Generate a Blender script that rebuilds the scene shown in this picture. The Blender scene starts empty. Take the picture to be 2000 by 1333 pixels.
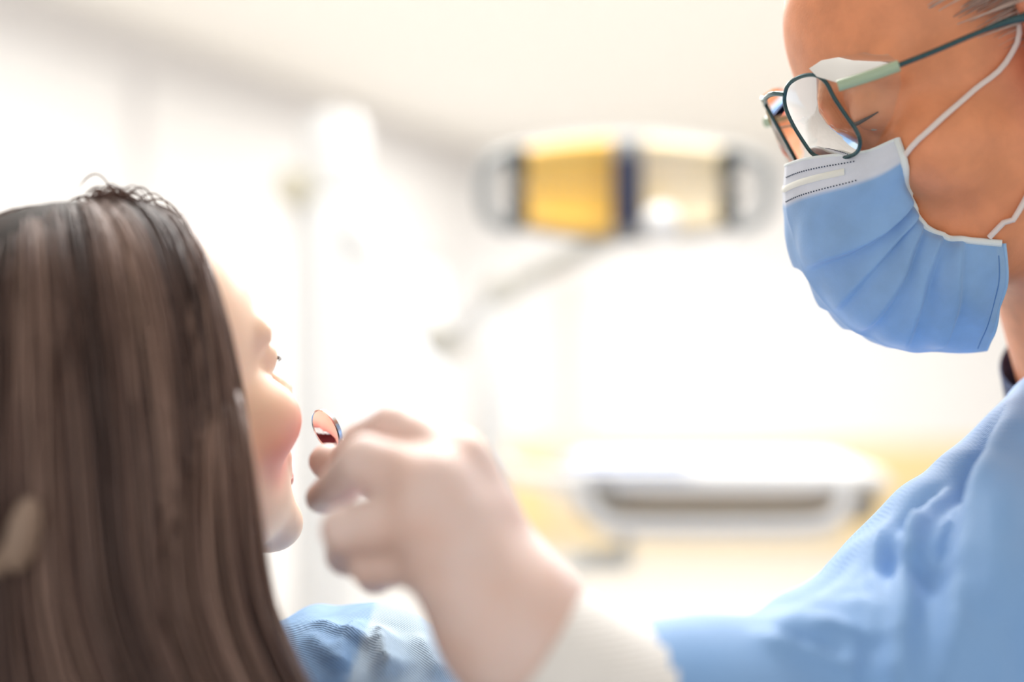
import bpy, bmesh, math, random
import numpy as np
from mathutils import Vector, Matrix
from mathutils.bvhtree import BVHTree

random.seed(7)
rng = np.random.default_rng(7)
sc = bpy.context.scene
COL = sc.collection

# ------------------------------------------------------------------ camera, light, exposure
CZ = 1.25                      # camera height
FPX = 2778.0                   # 50 mm lens on a 36 mm sensor, 2000 px wide
FOCUS = 0.750
cam_d = bpy.data.cameras.new('camera')
cam_d.lens = 50.0
cam_d.sensor_width = 36.0
cam_d.clip_start = 0.02
cam_d.dof.use_dof = True
cam_d.dof.focus_distance = FOCUS
cam_d.dof.aperture_fstop = 1.8
cam = bpy.data.objects.new('camera', cam_d)
cam.location = (0, 0, CZ)
cam.rotation_euler = (math.pi / 2, 0, 0)
COL.objects.link(cam)
sc.camera = cam

w = bpy.data.worlds.new('world')
sc.world = w
w.use_nodes = True
w.node_tree.nodes['Background'].inputs[0].default_value = (1.0, 0.992, 0.985, 1)
w.node_tree.nodes['Background'].inputs[1].default_value = 0.90
sc.view_settings.view_transform = 'Standard'
sc.view_settings.look = 'None'
sc.view_settings.gamma = 1
sc.view_settings.use_curve_mapping = False
sc.view_settings.exposure = 0.0


def area(name, loc, target, sx, sy, power, color=(1, 0.99, 0.975)):
    d = bpy.data.lights.new(name, 'AREA')
    d.shape = 'RECTANGLE'
    d.size = sx
    d.size_y = sy
    d.energy = power
    d.color = color
    o = bpy.data.objects.new(name, d)
    o.location = loc
    o.rotation_euler = (Vector(target) - Vector(loc)).to_track_quat('-Z', 'Y').to_euler()
    COL.objects.link(o)
    return o


area('ceiling_light_near', (0.05, 1.35, 2.38), (0.0, 0.80, 1.1), 1.2, 0.9, 43, (1, 0.985, 0.96))
area('wall_fill_mid', (0.6, 3.6, 2.40), (0.6, 3.6, 0), 2.2, 1.4, 135)  # added fill for walls and ceiling, not a known lamp
area('wall_fill_far', (1.2, 6.8, 2.40), (1.2, 6.8, 0), 2.6, 1.6, 75)  # another added fill, brightens the back wall

# ------------------------------------------------------------------ helpers


def P(px, py, d):
    return np.array([(px - 1000.0) / FPX * d, d, CZ + (666.5 - py) / FPX * d])


def ray(px, py):
    v = np.array([(px - 1000.0) / FPX, 1.0, (666.5 - py) / FPX])
    return np.array([0, 0, CZ]), v


def ray_plane(px, py, q, n):
    o, v = ray(px, py)
    t = np.dot(np.asarray(q) - o, n) / np.dot(v, n)
    return o + t * v


def lin(c):
    return tuple(((x / 255) / 12.92 if x / 255 <= 0.04045 else ((x / 255 + 0.055) / 1.055) ** 2.4) for x in c)


def mat(name, color, rough=0.5, metal=0.0, sss=0.0, sss_r=(1, 0.35, 0.2), sss_scale=0.01, noise=0.0, nscale=20,
        bump=0.0, bscale=200, bkind='noise', attr=None, sheen=0.0, spec=0.5, stretch=None, color2=None,
        emit=None, coat=0.0, bdist=0.001):
    m = bpy.data.materials.new(name)
    m.use_nodes = True
    nt = m.node_tree
    b = nt.nodes['Principled BSDF']
    b.inputs['Base Color'].default_value = (*color, 1)
    b.inputs['Roughness'].default_value = rough
    b.inputs['Metallic'].default_value = metal
    b.inputs['Specular IOR Level'].default_value = spec
    b.inputs['Coat Weight'].default_value = coat
    if sss:
        b.inputs['Subsurface Weight'].default_value = sss
        b.inputs['Subsurface Radius'].default_value = sss_r
        b.inputs['Subsurface Scale'].default_value = sss_scale
    if sheen:
        b.inputs['Sheen Weight'].default_value = sheen
    if emit:
        b.inputs['Emission Color'].default_value = (*emit[0], 1)
        b.inputs['Emission Strength'].default_value = emit[1]
    tc = nt.nodes.new('ShaderNodeTexCoord')
    src = None
    if attr:
        a = nt.nodes.new('ShaderNodeVertexColor')
        a.layer_name = attr
        src = a.outputs['Color']
    if noise:
        n = nt.nodes.new('ShaderNodeTexNoise')
        n.inputs['Scale'].default_value = nscale
        n.inputs['Detail'].default_value = 5
        if stretch:
            mp = nt.nodes.new('ShaderNodeMapping')
            mp.inputs['Scale'].default_value = stretch
            nt.links.new(tc.outputs['Object'], mp.inputs['Vector'])
            nt.links.new(mp.outputs['Vector'], n.inputs['Vector'])
        else:
            nt.links.new(tc.outputs['Object'], n.inputs['Vector'])
        ramp = nt.nodes.new('ShaderNodeValToRGB')
        ramp.color_ramp.elements[0].position = 0.35
        ramp.color_ramp.elements[1].position = 0.65
        nt.links.new(n.outputs['Fac'], ramp.inputs['Fac'])
        mx = nt.nodes.new('ShaderNodeMix')
        mx.data_type = 'RGBA'
        mx.blend_type = 'MIX' if color2 else 'MULTIPLY'
        if color2:
            mx.inputs[7].default_value = (*color2, 1)
            mm = nt.nodes.new('ShaderNodeMath')
            mm.operation = 'MULTIPLY'
            mm.inputs[1].default_value = noise
            nt.links.new(ramp.outputs['Color'], mm.inputs[0])
            nt.links.new(mm.outputs[0], mx.inputs[0])
        else:
            mx.inputs[0].default_value = noise
            nt.links.new(ramp.outputs['Color'], mx.inputs[7])
        if src:
            nt.links.new(src, mx.inputs[6])
        else:
            mx.inputs[6].default_value = (*color, 1)
        src = mx.outputs[2]
    if src:
        nt.links.new(src, b.inputs['Base Color'])
    if bump:
        if bkind == 'noise':
            t = nt.nodes.new('ShaderNodeTexNoise')
            t.inputs['Scale'].default_value = bscale
            t.inputs['Detail'].default_value = 3
            out = t.outputs['Fac']
        elif bkind == 'voronoi':
            t = nt.nodes.new('ShaderNodeTexVoronoi')
            t.inputs['Scale'].default_value = bscale
            t.inputs['Randomness'].default_value = 0.15
            out = t.outputs['Distance']
        else:
            t = nt.nodes.new('ShaderNodeTexWave')
            t.inputs['Scale'].default_value = bscale
            t.bands_direction = 'DIAGONAL' if bscale > 200 else 'Z'
            out = t.outputs['Fac']
        nt.links.new(tc.outputs['Object'], t.inputs['Vector'])
        bp = nt.nodes.new('ShaderNodeBump')
        bp.inputs['Strength'].default_value = bump
        bp.inputs['Distance'].default_value = bdist
        nt.links.new(out, bp.inputs['Height'])
        nt.links.new(bp.outputs['Normal'], b.inputs['Normal'])
    return m


def clear_mat(name, tint, gloss=1.0):
    """thin clear plastic: straight-through transmission with a fresnel reflection"""
    m = bpy.data.materials.new(name)
    m.use_nodes = True
    nt = m.node_tree
    nt.nodes.remove(nt.nodes['Principled BSDF'])
    out = nt.nodes['Material Output']
    tr = nt.nodes.new('ShaderNodeBsdfTransparent')
    tr.inputs[0].default_value = (*tint, 1)
    gl = nt.nodes.new('ShaderNodeBsdfGlossy')
    gl.inputs['Roughness'].default_value = 0.03
    fr = nt.nodes.new('ShaderNodeFresnel')
    fr.inputs[0].default_value = 1.5
    mu = nt.nodes.new('ShaderNodeMath')
    mu.operation = 'MULTIPLY'
    mu.inputs[1].default_value = gloss
    mx = nt.nodes.new('ShaderNodeMixShader')
    nt.links.new(fr.outputs[0], mu.inputs[0])
    nt.links.new(mu.outputs[0], mx.inputs[0])
    nt.links.new(tr.outputs[0], mx.inputs[1])
    nt.links.new(gl.outputs[0], mx.inputs[2])
    nt.links.new(mx.outputs[0], out.inputs[0])
    return m


def link(name, me, m, parent=None):
    o = bpy.data.objects.new(name, me)
    if m is not None:
        for mm in (m if isinstance(m, (list, tuple)) else [m]):
            me.materials.append(mm)
    COL.objects.link(o)
    if parent is not None:
        o.parent = parent
        o.matrix_parent_inverse = Matrix.Translation(parent.location).inverted()
    return o


def pyobj(name, verts, faces, m, parent=None, smooth=True, vcol=None):
    me = bpy.data.meshes.new(name)
    me.from_pydata([tuple(map(float, v)) for v in verts], [], [tuple(map(int, f)) for f in faces])
    me.update()
    if smooth:
        me.polygons.foreach_set('use_smooth', [True] * len(me.polygons))
    if vcol is not None:
        a = me.color_attributes.new('col', 'FLOAT_COLOR', 'POINT')
        c = np.ones((len(verts), 4), np.float32)
        c[:, :3] = vcol
        a.data.foreach_set('color', c.ravel())
    return link(name, me, m, parent)


def thing(name, label, cat, loc=(0, 0, 0), group=None):
    o = bpy.data.objects.new(name, None)
    o.location = tuple(float(v) for v in loc)
    o.empty_display_size = 0.05
    COL.objects.link(o)
    o['label'] = label
    o['category'] = cat
    if group:
        o['group'] = group
    return o


class MB:
    """collects primitive shapes into one mesh"""

    def __init__(s):
        s.bm = bmesh.new()

    def box(s, c, size, rot=None, bevel=0.0, seg=2):
        g = bmesh.ops.create_cube(s.bm, size=1.0)
        vs = g['verts']
        M = Matrix.Translation(Vector(c)) @ (rot.to_4x4() if rot is not None else Matrix()) @ Matrix.Diagonal((*size, 1))
        bmesh.ops.transform(s.bm, matrix=M, verts=vs)
        if bevel:
            es = list({e for v in vs for e in v.link_edges})
            bmesh.ops.bevel(s.bm, geom=es, offset=bevel, segments=seg, affect='EDGES')
        return s

    def ball(s, c, r, rot=None, u=24, v=16):
        if not hasattr(r, '__len__'):
            r = (r, r, r)
        g = bmesh.ops.create_uvsphere(s.bm, u_segments=u, v_segments=v, radius=1)
        M = Matrix.Translation(Vector(c)) @ (rot.to_4x4() if rot is not None else Matrix()) @ Matrix.Diagonal((*r, 1))
        bmesh.ops.transform(s.bm, matrix=M, verts=g['verts'])
        return s

    def tube(s, pts, r, n=12, closed=False, flat=None):
        V, F = tube_geo(pts, r, n, closed, flat)
        vs = [s.bm.verts.new(tuple(v)) for v in V]
        for f in F:
            try:
                s.bm.faces.new([vs[i] for i in f])
            except ValueError:
                pass
        return s

    def lathe(s, prof, origin, axis, n=32):
        """prof: list of (r, h) along the axis"""
        ax = Vector(axis).normalized()
        q = Vector((0, 0, 1)).rotation_difference(ax)
        rings = []
        for r, h in prof:
            rings.append([s.bm.verts.new(Vector(origin) + q @ Vector((r * math.cos(2 * math.pi * k / n), r * math.sin(2 * math.pi * k / n), h))) for k in range(n)])
        for a, b in zip(rings, rings[1:]):
            for k in range(n):
                s.bm.faces.new([a[k], a[(k + 1) % n], b[(k + 1) % n], b[k]])
        if prof[0][0] > 1e-6:
            s.bm.faces.new(list(reversed(rings[0])))
        if prof[-1][0] > 1e-6:
            s.bm.faces.new(rings[-1])
        bmesh.ops.remove_doubles(s.bm, verts=s.bm.verts[:], dist=1e-6)
        return s

    def build(s, name, m, parent=None, smooth=True):
        bmesh.ops.recalc_face_normals(s.bm, faces=s.bm.faces[:])
        me = bpy.data.meshes.new(name)
        s.bm.to_mesh(me)
        s.bm.free()
        if smooth:
            me.polygons.foreach_set('use_smooth', [True] * len(me.polygons))
            me.set_sharp_from_angle(angle=math.radians(35))
        return link(name, me, m, parent)


def tube_geo(pts, r, n=12, closed=False, flat=None):
    pts = [np.asarray(p, float) for p in pts]
    m = len(pts)
    rad = [r] * m if not hasattr(r, '__len__') else list(r)
    T = []
    for i in range(m):
        a = pts[(i - 1) % m] if (closed or i > 0) else pts[0]
        b = pts[(i + 1) % m] if (closed or i < m - 1) else pts[-1]
        t = b - a
        T.append(t / (np.linalg.norm(t) + 1e-12))
    up = np.array([0, 0, 1.0]) if abs(T[0][2]) < 0.9 else np.array([1.0, 0, 0])
    nrm = np.cross(T[0], up)
    nrm /= np.linalg.norm(nrm)
    V, F = [], []
    for i in range(m):
        nrm = nrm - np.dot(nrm, T[i]) * T[i]
        nrm /= np.linalg.norm(nrm) + 1e-12
        bn = np.cross(T[i], nrm)
        for k in range(n):
            a = 2 * math.pi * k / n
            off = (math.cos(a) * nrm + math.sin(a) * bn) * rad[i]
            if flat is not None:
                ax, fac = flat
                off = off - np.dot(off, ax) * np.asarray(ax) * (1 - fac)
            V.append(pts[i] + off)
    for i in range(m if closed else m - 1):
        j = (i + 1) % m
        for k in range(n):
            F.append((i * n + k, i * n + (k + 1) % n, j * n + (k + 1) % n, j * n + k))
    if not closed:
        F.append(tuple(range(n - 1, -1, -1)))
        F.append(tuple((m - 1) * n + k for k in range(n)))
    return V, F


def spline(pts, n):
    """catmull-rom through pts"""
    p = np.asarray(pts, float)
    m = len(p)
    q = np.vstack([2 * p[0] - p[1], p, 2 * p[-1] - p[-2]])
    d = np.concatenate([[0], np.cumsum(np.linalg.norm(np.diff(p, axis=0), axis=1))])
    out = []
    for s in np.linspace(0, d[-1], n):
        i = min(max(np.searchsorted(d, s, side='right') - 1, 0), m - 2)
        t = (s - d[i]) / (d[i + 1] - d[i] + 1e-12)
        a, b, c, e = q[i], q[i + 1], q[i + 2], q[i + 3]
        out.append(0.5 * ((2 * b) + (-a + c) * t + (2 * a - 5 * b + 4 * c - e) * t * t + (-a + 3 * b - 3 * c + e) * t ** 3))
    return np.array(out)


# ---- signed-distance modelling: smooth unions of ellipsoids and tapered capsules, meshed with surface nets
class Frame:
    def __init__(s, o, x, y, z, size=1.0):
        s.o = np.asarray(o, float)
        s.k = size
        s.R = np.array([x, y, z], float)          # rows: axes in world

    def to_local(s, p):
        return (p - s.o) @ s.R.T / s.k

    def to_world(s, p):
        return np.asarray(p, float) @ s.R * s.k + s.o

    def mat3(s):
        return Matrix([[s.R[j][i] for j in range(3)] for i in range(3)])


WORLD = Frame((0, 0, 0), (1, 0, 0), (0, 1, 0), (0, 0, 1))


def ell(c, r, fr=WORLD, k=0.01, op='u'):
    c = np.asarray(c, float)
    r = np.asarray(r, float)

    def d(p):
        q = fr.to_local(p) - c
        k0 = np.sqrt(((q / r) ** 2).sum(-1)) + 1e-9
        k1 = np.sqrt(((q / (r * r)) ** 2).sum(-1)) + 1e-9
        return k0 * (k0 - 1) / k1 * fr.k
    wc = fr.to_world(c)
    m = r.max() * fr.k
    return dict(d=d, lo=wc - m, hi=wc + m, k=k * fr.k, op=op)


def cap(a, b, ra, rb, fr=WORLD, k=0.01, op='u', flat=None):
    a = fr.to_world(a)
    b = fr.to_world(b)
    ra, rb = ra * fr.k, rb * fr.k
    ab = b - a
    L2 = float(ab @ ab) + 1e-12

    def d(p):
        q = p - a
        t = np.clip((q @ ab) / L2, 0, 1)
        v = q - t[..., None] * ab
        if flat is not None:
            ax, f = flat
            ax = np.asarray(ax, float)
            v = v + (v @ ax)[..., None] * ax * (f - 1)
        return np.sqrt((v * v).sum(-1)) - (ra + (rb - ra) * t)
    m = max(ra, rb)
    return dict(d=d, lo=np.minimum(a, b) - m, hi=np.maximum(a, b) + m, k=k, op=op)


def combine(f, g, k, op):
    if op == 'u':
        h = np.maximum(k - np.abs(f - g), 0) / k
        return np.minimum(f, g) - h * h * k * 0.25
    g = -g
    h = np.maximum(k - np.abs(f - g), 0) / k
    return np.maximum(f, g) + h * h * k * 0.25


def sdf_points(prims, p):
    f = np.full(p.shape[:-1], 10.0)
    for q in prims:
        f = combine(f, q['d'](p), q['k'], q['op'])
    return f


def axis(spans):
    """spans: (start, stop, step) runs joined end to end"""
    out = []
    for a, b, s in spans:
        n = max(1, int(round((b - a) / s)))
        out.extend(list(a + (b - a) * np.arange(n) / n))
    out.append(spans[-1][1])
    return np.array(out)


def sdf_mesh(prims, xs, ys, zs, margin=0.02):
    F = np.full((len(xs), len(ys), len(zs)), 10.0, np.float32)
    for q in prims:
        mg = margin + q['k']
        i0, i1 = np.searchsorted(xs, q['lo'][0] - mg), np.searchsorted(xs, q['hi'][0] + mg)
        j0, j1 = np.searchsorted(ys, q['lo'][1] - mg), np.searchsorted(ys, q['hi'][1] + mg)
        k0, k1 = np.searchsorted(zs, q['lo'][2] - mg), np.searchsorted(zs, q['hi'][2] + mg)
        if i1 <= i0 or j1 <= j0 or k1 <= k0:
            continue
        g = np.stack(np.meshgrid(xs[i0:i1], ys[j0:j1], zs[k0:k1], indexing='ij'), -1)
        F[i0:i1, j0:j1, k0:k1] = combine(F[i0:i1, j0:j1, k0:k1], q['d'](g), q['k'], q['op'])
    F[0], F[-1] = np.maximum(F[0], 1e-3), np.maximum(F[-1], 1e-3)
    F[:, 0], F[:, -1] = np.maximum(F[:, 0], 1e-3), np.maximum(F[:, -1], 1e-3)
    F[:, :, 0], F[:, :, -1] = np.maximum(F[:, :, 0], 1e-3), np.maximum(F[:, :, -1], 1e-3)
    return nets(F, xs, ys, zs)


def nets(F, xs, ys, zs):
    S = F < 0
    nx, ny, nz = F.shape
    cnt = np.zeros((nx - 1, ny - 1, nz - 1), np.uint8)
    for a in (0, 1):
        for b in (0, 1):
            for c in (0, 1):
                cnt += S[a:nx - 1 + a, b:ny - 1 + b, c:nz - 1 + c]
    I, J, K = np.nonzero((cnt > 0) & (cnt < 8))
    idx = np.full(cnt.shape, -1, np.int32)
    idx[I, J, K] = np.arange(len(I))
    acc = np.zeros((len(I), 3))
    num = np.zeros(len(I))
    cs = [(a, b, c) for a in (0, 1) for b in (0, 1) for c in (0, 1)]
    ax = (xs, ys, zs)
    for A in cs:
        for d in range(3):
            if A[d]:
                continue
            B = list(A)
            B[d] = 1
            fa = F[I + A[0], J + A[1], K + A[2]]
            fb = F[I + B[0], J + B[1], K + B[2]]
            hit = (fa < 0) != (fb < 0)
            t = np.where(hit, fa / (fa - fb + 1e-20), 0)
            pa = np.stack([xs[I + A[0]], ys[J + A[1]], zs[K + A[2]]], -1)
            pb = np.stack([xs[I + B[0]], ys[J + B[1]], zs[K + B[2]]], -1)
            acc += np.where(hit[:, None], pa + (pb - pa) * t[:, None], 0)
            num += hit
    V = acc / num[:, None]
    faces = []
    # x edges
    a, b = S[:-1, 1:-1, 1:-1], S[1:, 1:-1, 1:-1]
    i, j, k = np.nonzero(a != b)
    j, k = j + 1, k + 1
    q = np.stack([idx[i, j - 1, k - 1], idx[i, j, k - 1], idx[i, j, k], idx[i, j - 1, k]], -1)
    s = S[i, j, k]
    faces.append(np.where(s[:, None], q, q[:, ::-1]))
    a, b = S[1:-1, :-1, 1:-1], S[1:-1, 1:, 1:-1]
    i, j, k = np.nonzero(a != b)
    i, k = i + 1, k + 1
    q = np.stack([idx[i - 1, j, k - 1], idx[i - 1, j, k], idx[i, j, k], idx[i, j, k - 1]], -1)
    s = S[i, j, k]
    faces.append(np.where(s[:, None], q, q[:, ::-1]))
    a, b = S[1:-1, 1:-1, :-1], S[1:-1, 1:-1, 1:]
    i, j, k = np.nonzero(a != b)
    i, j = i + 1, j + 1
    q = np.stack([idx[i - 1, j - 1, k], idx[i, j - 1, k], idx[i, j, k], idx[i - 1, j, k]], -1)
    s = S[i, j, k]
    faces.append(np.where(s[:, None], q, q[:, ::-1]))
    return V, np.vstack(faces)


def vnormals(V, Fq):
    a, b, c, d = V[Fq[:, 0]], V[Fq[:, 1]], V[Fq[:, 2]], V[Fq[:, 3]]
    n = np.cross(c - a, d - b)
    N = np.zeros_like(V)
    for i in range(4):
        np.add.at(N, Fq[:, i], n)
    return N / (np.linalg.norm(N, axis=1, keepdims=True) + 1e-12)


def relax(V, Fq, it=1, lam=0.5):
    for _ in range(it):
        acc = np.zeros_like(V)
        num = np.zeros(len(V))
        for i in range(4):
            j = (i + 1) % 4
            np.add.at(acc, Fq[:, i], V[Fq[:, j]])
            np.add.at(acc, Fq[:, j], V[Fq[:, i]])
            np.add.at(num, Fq[:, i], 1)
            np.add.at(num, Fq[:, j], 1)
        V = V + lam * (acc / num[:, None] - V)
    return V


def netobj(name, V, Fq, m, parent=None, vcol=None):
    me = bpy.data.meshes.new(name)
    n, k = len(V), len(Fq)
    me.vertices.add(n)
    me.vertices.foreach_set('co', V.astype(np.float32).ravel())
    me.loops.add(k * 4)
    me.loops.foreach_set('vertex_index', Fq.astype(np.int32).ravel())
    me.polygons.add(k)
    me.polygons.foreach_set('loop_start', np.arange(0, k * 4, 4, dtype=np.int32))
    me.polygons.foreach_set('use_smooth', np.ones(k, bool))
    me.update(calc_edges=True)
    if vcol is not None:
        a = me.color_attributes.new('col', 'FLOAT_COLOR', 'POINT')
        c = np.ones((n, 4), np.float32)
        c[:, :3] = vcol
        a.data.foreach_set('color', c.ravel())
    return link(name, me, m, parent)


def bvh(V, Fq):
    return BVHTree.FromPolygons([tuple(v) for v in V.tolist()], [tuple(f) for f in Fq.tolist()])


def on_surface(tree, px, py, off=0.0, fallback=None):
    o, v = ray(px, py)
    vn = v / np.linalg.norm(v)
    h = tree.ray_cast(Vector(o), Vector(vn))
    if h[0] is None:
        return fallback
    return np.array(h[0]) - vn * off


def smooth01(x):
    x = np.clip(x, 0, 1)
    return x * x * (3 - 2 * x)


def folds(V, N, lines):
    """push cloth vertices out along ridges. line: (points, height, width on the left, width on the right)"""
    D = np.zeros(len(V))
    for pts, h, wl, wr in lines:
        pts = spline(pts, 30)
        lo, hi = pts.min(0) - 4 * max(wl, wr), pts.max(0) + 4 * max(wl, wr)
        sel = np.nonzero(((V > lo) & (V < hi)).all(1))[0]
        if len(sel) == 0:
            continue
        Q = V[sel]
        best = np.full(len(sel), 1e9)
        side = np.zeros(len(sel))
        tt = np.zeros(len(sel))
        for i in range(len(pts) - 1):
            a, b = pts[i], pts[i + 1]
            ab = b - a
            t = np.clip(((Q - a) @ ab) / (ab @ ab + 1e-12), 0, 1)
            v = Q - (a + t[:, None] * ab)
            d = np.linalg.norm(v, axis=1)
            m = d < best
            best[m] = d[m]
            s = np.einsum('ij,ij->i', np.cross(ab, v), N[sel])
            side[m] = s[m]
            tt[m] = (i + t[m]) / (len(pts) - 1)
        ww = np.where(side > 0, wl, wr)
        env = smooth01(tt / 0.38) * smooth01((1 - tt) / 0.20)
        D[sel] += h * np.exp(-(best / ww) ** 1.3) * env
    return V + N * D[:, None]


# ------------------------------------------------------------------ materials
M_wall = mat('white_wall_paint', (0.86, 0.845, 0.835), 0.7, bump=0.05, bscale=60)
M_ceil = mat('cream_ceiling_paint', (0.90, 0.87, 0.82), 0.8, bump=0.05, bscale=40)
M_yellow = mat('yellow_wall_paint', (0.93, 0.72, 0.38), 0.6, noise=0.06, nscale=3)
M_floor = mat('pale_floor', (0.62, 0.60, 0.57), 0.35, noise=0.1, nscale=8)
M_trim = mat('grey_trim', (0.70, 0.68, 0.68), 0.5)
M_white = mat('white_enamel', (0.84, 0.84, 0.83), 0.3)
M_grey = mat('grey_enamel', (0.36, 0.37, 0.37), 0.35)
M_warmgrey = mat('warm_grey_plastic', (0.60, 0.58, 0.52), 0.4)
M_dark = mat('dark_plastic', (0.035, 0.05, 0.055), 0.35)
M_navy = mat('dark_blue_shade', (0.045, 0.055, 0.10), 0.3)
M_steel = mat('steel', (0.75, 0.75, 0.76), 0.22, 1.0)

# ------------------------------------------------------------------ room
CEIL = 2.45
YB = 9.0
# left wall runs away to the right, from behind the camera to the far corner
wdir = np.array([0.3237, 0.9461])        # towards the vanishing point at x = 1950
wp = np.array([-1.62, 5.0])
XC = wp[0] + wdir[0] / wdir[1] * (YB - wp[1])
YS = -2.0
XS = wp[0] + wdir[0] / wdir[1] * (YS - wp[1])


def wall_pt(t):
    return wp + wdir * t


def struct(o):
    o['kind'] = 'structure'
    return o


nL = np.array([-wdir[1], wdir[0]])       # outward normal of the left wall


def wall_seg(mb, t0, t1, z0, z1, th=0.12, out=0.0):
    a, b = wall_pt(t0), wall_pt(t1)
    o0, o1 = nL * out, nL * (out + th)
    q = [(*(a + o0), z0), (*(b + o0), z0), (*(b + o1), z0), (*(a + o1), z0)]
    vs = [mb.bm.verts.new(v) for v in q] + [mb.bm.verts.new((v[0], v[1], z1)) for v in q]
    for f in ((0, 1, 2, 3), (4, 5, 6, 7), (0, 1, 5, 4), (1, 2, 6, 5), (2, 3, 7, 6), (3, 0, 4, 7)):
        mb.bm.faces.new([vs[i] for i in f])


def t_of_px(px):
    """parameter along the left wall seen at an image column"""
    k = (px - 1000) / FPX
    return (k * wp[1] - wp[0]) / (wdir[0] - k * wdir[1])


t0, t1 = t_of_px(-1500) - 0, t_of_px(2000 * 0 + 1000 + FPX * XC / YB)
tS = (YS - wp[1]) / wdir[1]
tw0, tw1 = t_of_px(560), t_of_px(880)
WZ0, WZ1 = 0.30, 1.72
mb = MB()
wall_seg(mb, tS, tw0, 0, CEIL)
wall_seg(mb, tw1, t1, 0, CEIL)
wall_seg(mb, tw0, tw1, 0, WZ0)
wall_seg(mb, tw0, tw1, WZ1, CEIL)
struct(mb.build('wall_left', M_wall, smooth=False))
mb = MB()
mb.box(((XC + 6) / 2, YB + 0.06, (0.60 + CEIL) / 2), (6 - XC, 0.12, CEIL - 0.60))
wb = struct(mb.build('wall_back', M_wall, smooth=False))
mb = MB()
mb.box(((XC + 6) / 2, YB + 0.055, 0.30), (6 - XC, 0.13, 0.60))
mb.build('painted_dado', M_yellow, wb, smooth=False)
mb = MB()
mb.box((1.5, 3.5, -0.05), (9, 11.3, 0.1))
struct(mb.build('floor', M_floor, smooth=False))
mb = MB()
mb.box((1.5, 3.5, CEIL + 0.05), (9, 11.3, 0.1))
struct(mb.build('ceiling', M_ceil, smooth=False))
# cornice along the left wall, vertical joint strip of the wall panels
mb = MB()
wall_seg(mb, tS, t1, CEIL - 0.17, CEIL, 0.05, -0.05)
struct(mb.build('trim_1', M_trim, smooth=False))
mb = MB()
tj = t_of_px(268)
wall_seg(mb, tj - 0.03, tj + 0.03, 0, CEIL - 0.17, 0.03, -0.03)
struct(mb.build('trim_2', M_trim, smooth=False))
mb = MB()
mb.box((1000 * 0 + (1110 - 1000) / FPX * YB, YB - 0.03, 0.9), (0.16, 0.06, 1.5))
struct(mb.build('trim_3', mat('beige_pipe_casing', (0.74, 0.69, 0.64), 0.6), smooth=False))
# window added in the left wall for a blown-out white area; its panes glow
win = bpy.data.objects.new('added_window_1', None)
COL.objects.link(win)
struct(win)
win.location = (*wall_pt((tw0 + tw1) / 2), WZ0)
M_frame = mat('white_window_frame', (0.82, 0.82, 0.82), 0.4)
mb = MB()
for a, b, z0, z1 in ((tw0, tw0 + 0.06, WZ0, WZ1), (tw1 - 0.06, tw1, WZ0, WZ1), (tw0, tw1, WZ0, WZ0 + 0.06), (tw0, tw1, WZ1 - 0.06, WZ1),
                     ((tw0 + tw1) / 2 - 0.025, (tw0 + tw1) / 2 + 0.025, WZ0, WZ1)):
    wall_seg(mb, a, b, z0, z1, 0.06, 0.03)
mb.build('window_frame', M_frame, win, smooth=False)
M_pane = bpy.data.materials.new('glowing_pane')
M_pane.use_nodes = True
nt = M_pane.node_tree
nt.nodes.remove(nt.nodes['Principled BSDF'])
e = nt.nodes.new('ShaderNodeEmission')
e.inputs[0].default_value = (1, 0.995, 1.0, 1)
e.inputs[1].default_value = 1.6
nt.links.new(e.outputs[0], nt.nodes['Material Output'].inputs[0])
for a, b in ((tw0 + 0.05, (tw0 + tw1) / 2 - 0.02), ((tw0 + tw1) / 2 + 0.02, tw1 - 0.05)):
    mb = MB()
    wall_seg(mb, a, b, WZ0 + 0.05, WZ1 - 0.05, 0.01, 0.055)
    mb.build('pane', M_pane, win, smooth=False)

# ------------------------------------------------------------------ dental lamp on its jointed arms
LD = 1.74
S17 = LD / FPX


def L(px, py, dd=0.0):
    return P(px, py, LD + dd)


lamp = thing('dental_lamp', 'grey dental operating lamp with amber reflector and looped side handles on jointed arms', 'lamp', (P(640, 1500, 2.3)[0], 2.3, 0))
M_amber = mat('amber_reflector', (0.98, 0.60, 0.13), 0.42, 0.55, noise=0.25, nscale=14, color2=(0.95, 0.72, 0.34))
M_amber2 = mat('paler_reflection_amber', (0.93, 0.76, 0.45), 0.38, 0.55, noise=0.5, nscale=16, color2=(0.88, 0.80, 0.70))  # paler copy of the amber, the washed-out reflection put into its colour


def bow(px, top):
    u = (px - 1220) / 210.0
    return (268 + 24 * u * u) if top else (466 - 26 * u * u)


def bow_panel(x0, x1, dep, depth_back, inset, n=18, thick=None, curve=0.0):
    """closed curved slab between two columns following the lamp's bow outline"""
    V, F = [], []
    m = 8
    for i in range(n + 1):
        px = x0 + (x1 - x0) * i / n
        for s in (0, 1):
            for j in range(m + 1):
                v = j / m
                py = bow(px, True) + inset + (bow(px, False) - bow(px, True) - 2 * inset) * v
                d = dep + (curve * math.sin(math.pi * v) + 0.03 * ((px - 1220) / 210.0) ** 2 * -1 if s == 0 else depth_back)
                V.append(L(px, py, d))
    R = 2 * (m + 1)
    for i in range(n):
        a, b = i * R, (i + 1) * R
        for j in range(m):
            F.append((a + j, a + j + 1, b + j + 1, b + j))
            F.append((a + m + 1 + j, b + m + 1 + j, b + m + 2 + j, a + m + 2 + j))
        F.append((a, b, b + m + 1, a + m + 1))
        F.append((a + m, a + 2 * m + 1, b + 2 * m + 1, b + m))
    F.append(tuple(list(range(0, m + 1)) + list(range(2 * m + 1, m, -1))))
    o = n * R
    F.append(tuple(o + v for v in (list(range(m + 1, 2 * m + 2)) + list(range(m, -1, -1)))))
    return V, F


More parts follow.
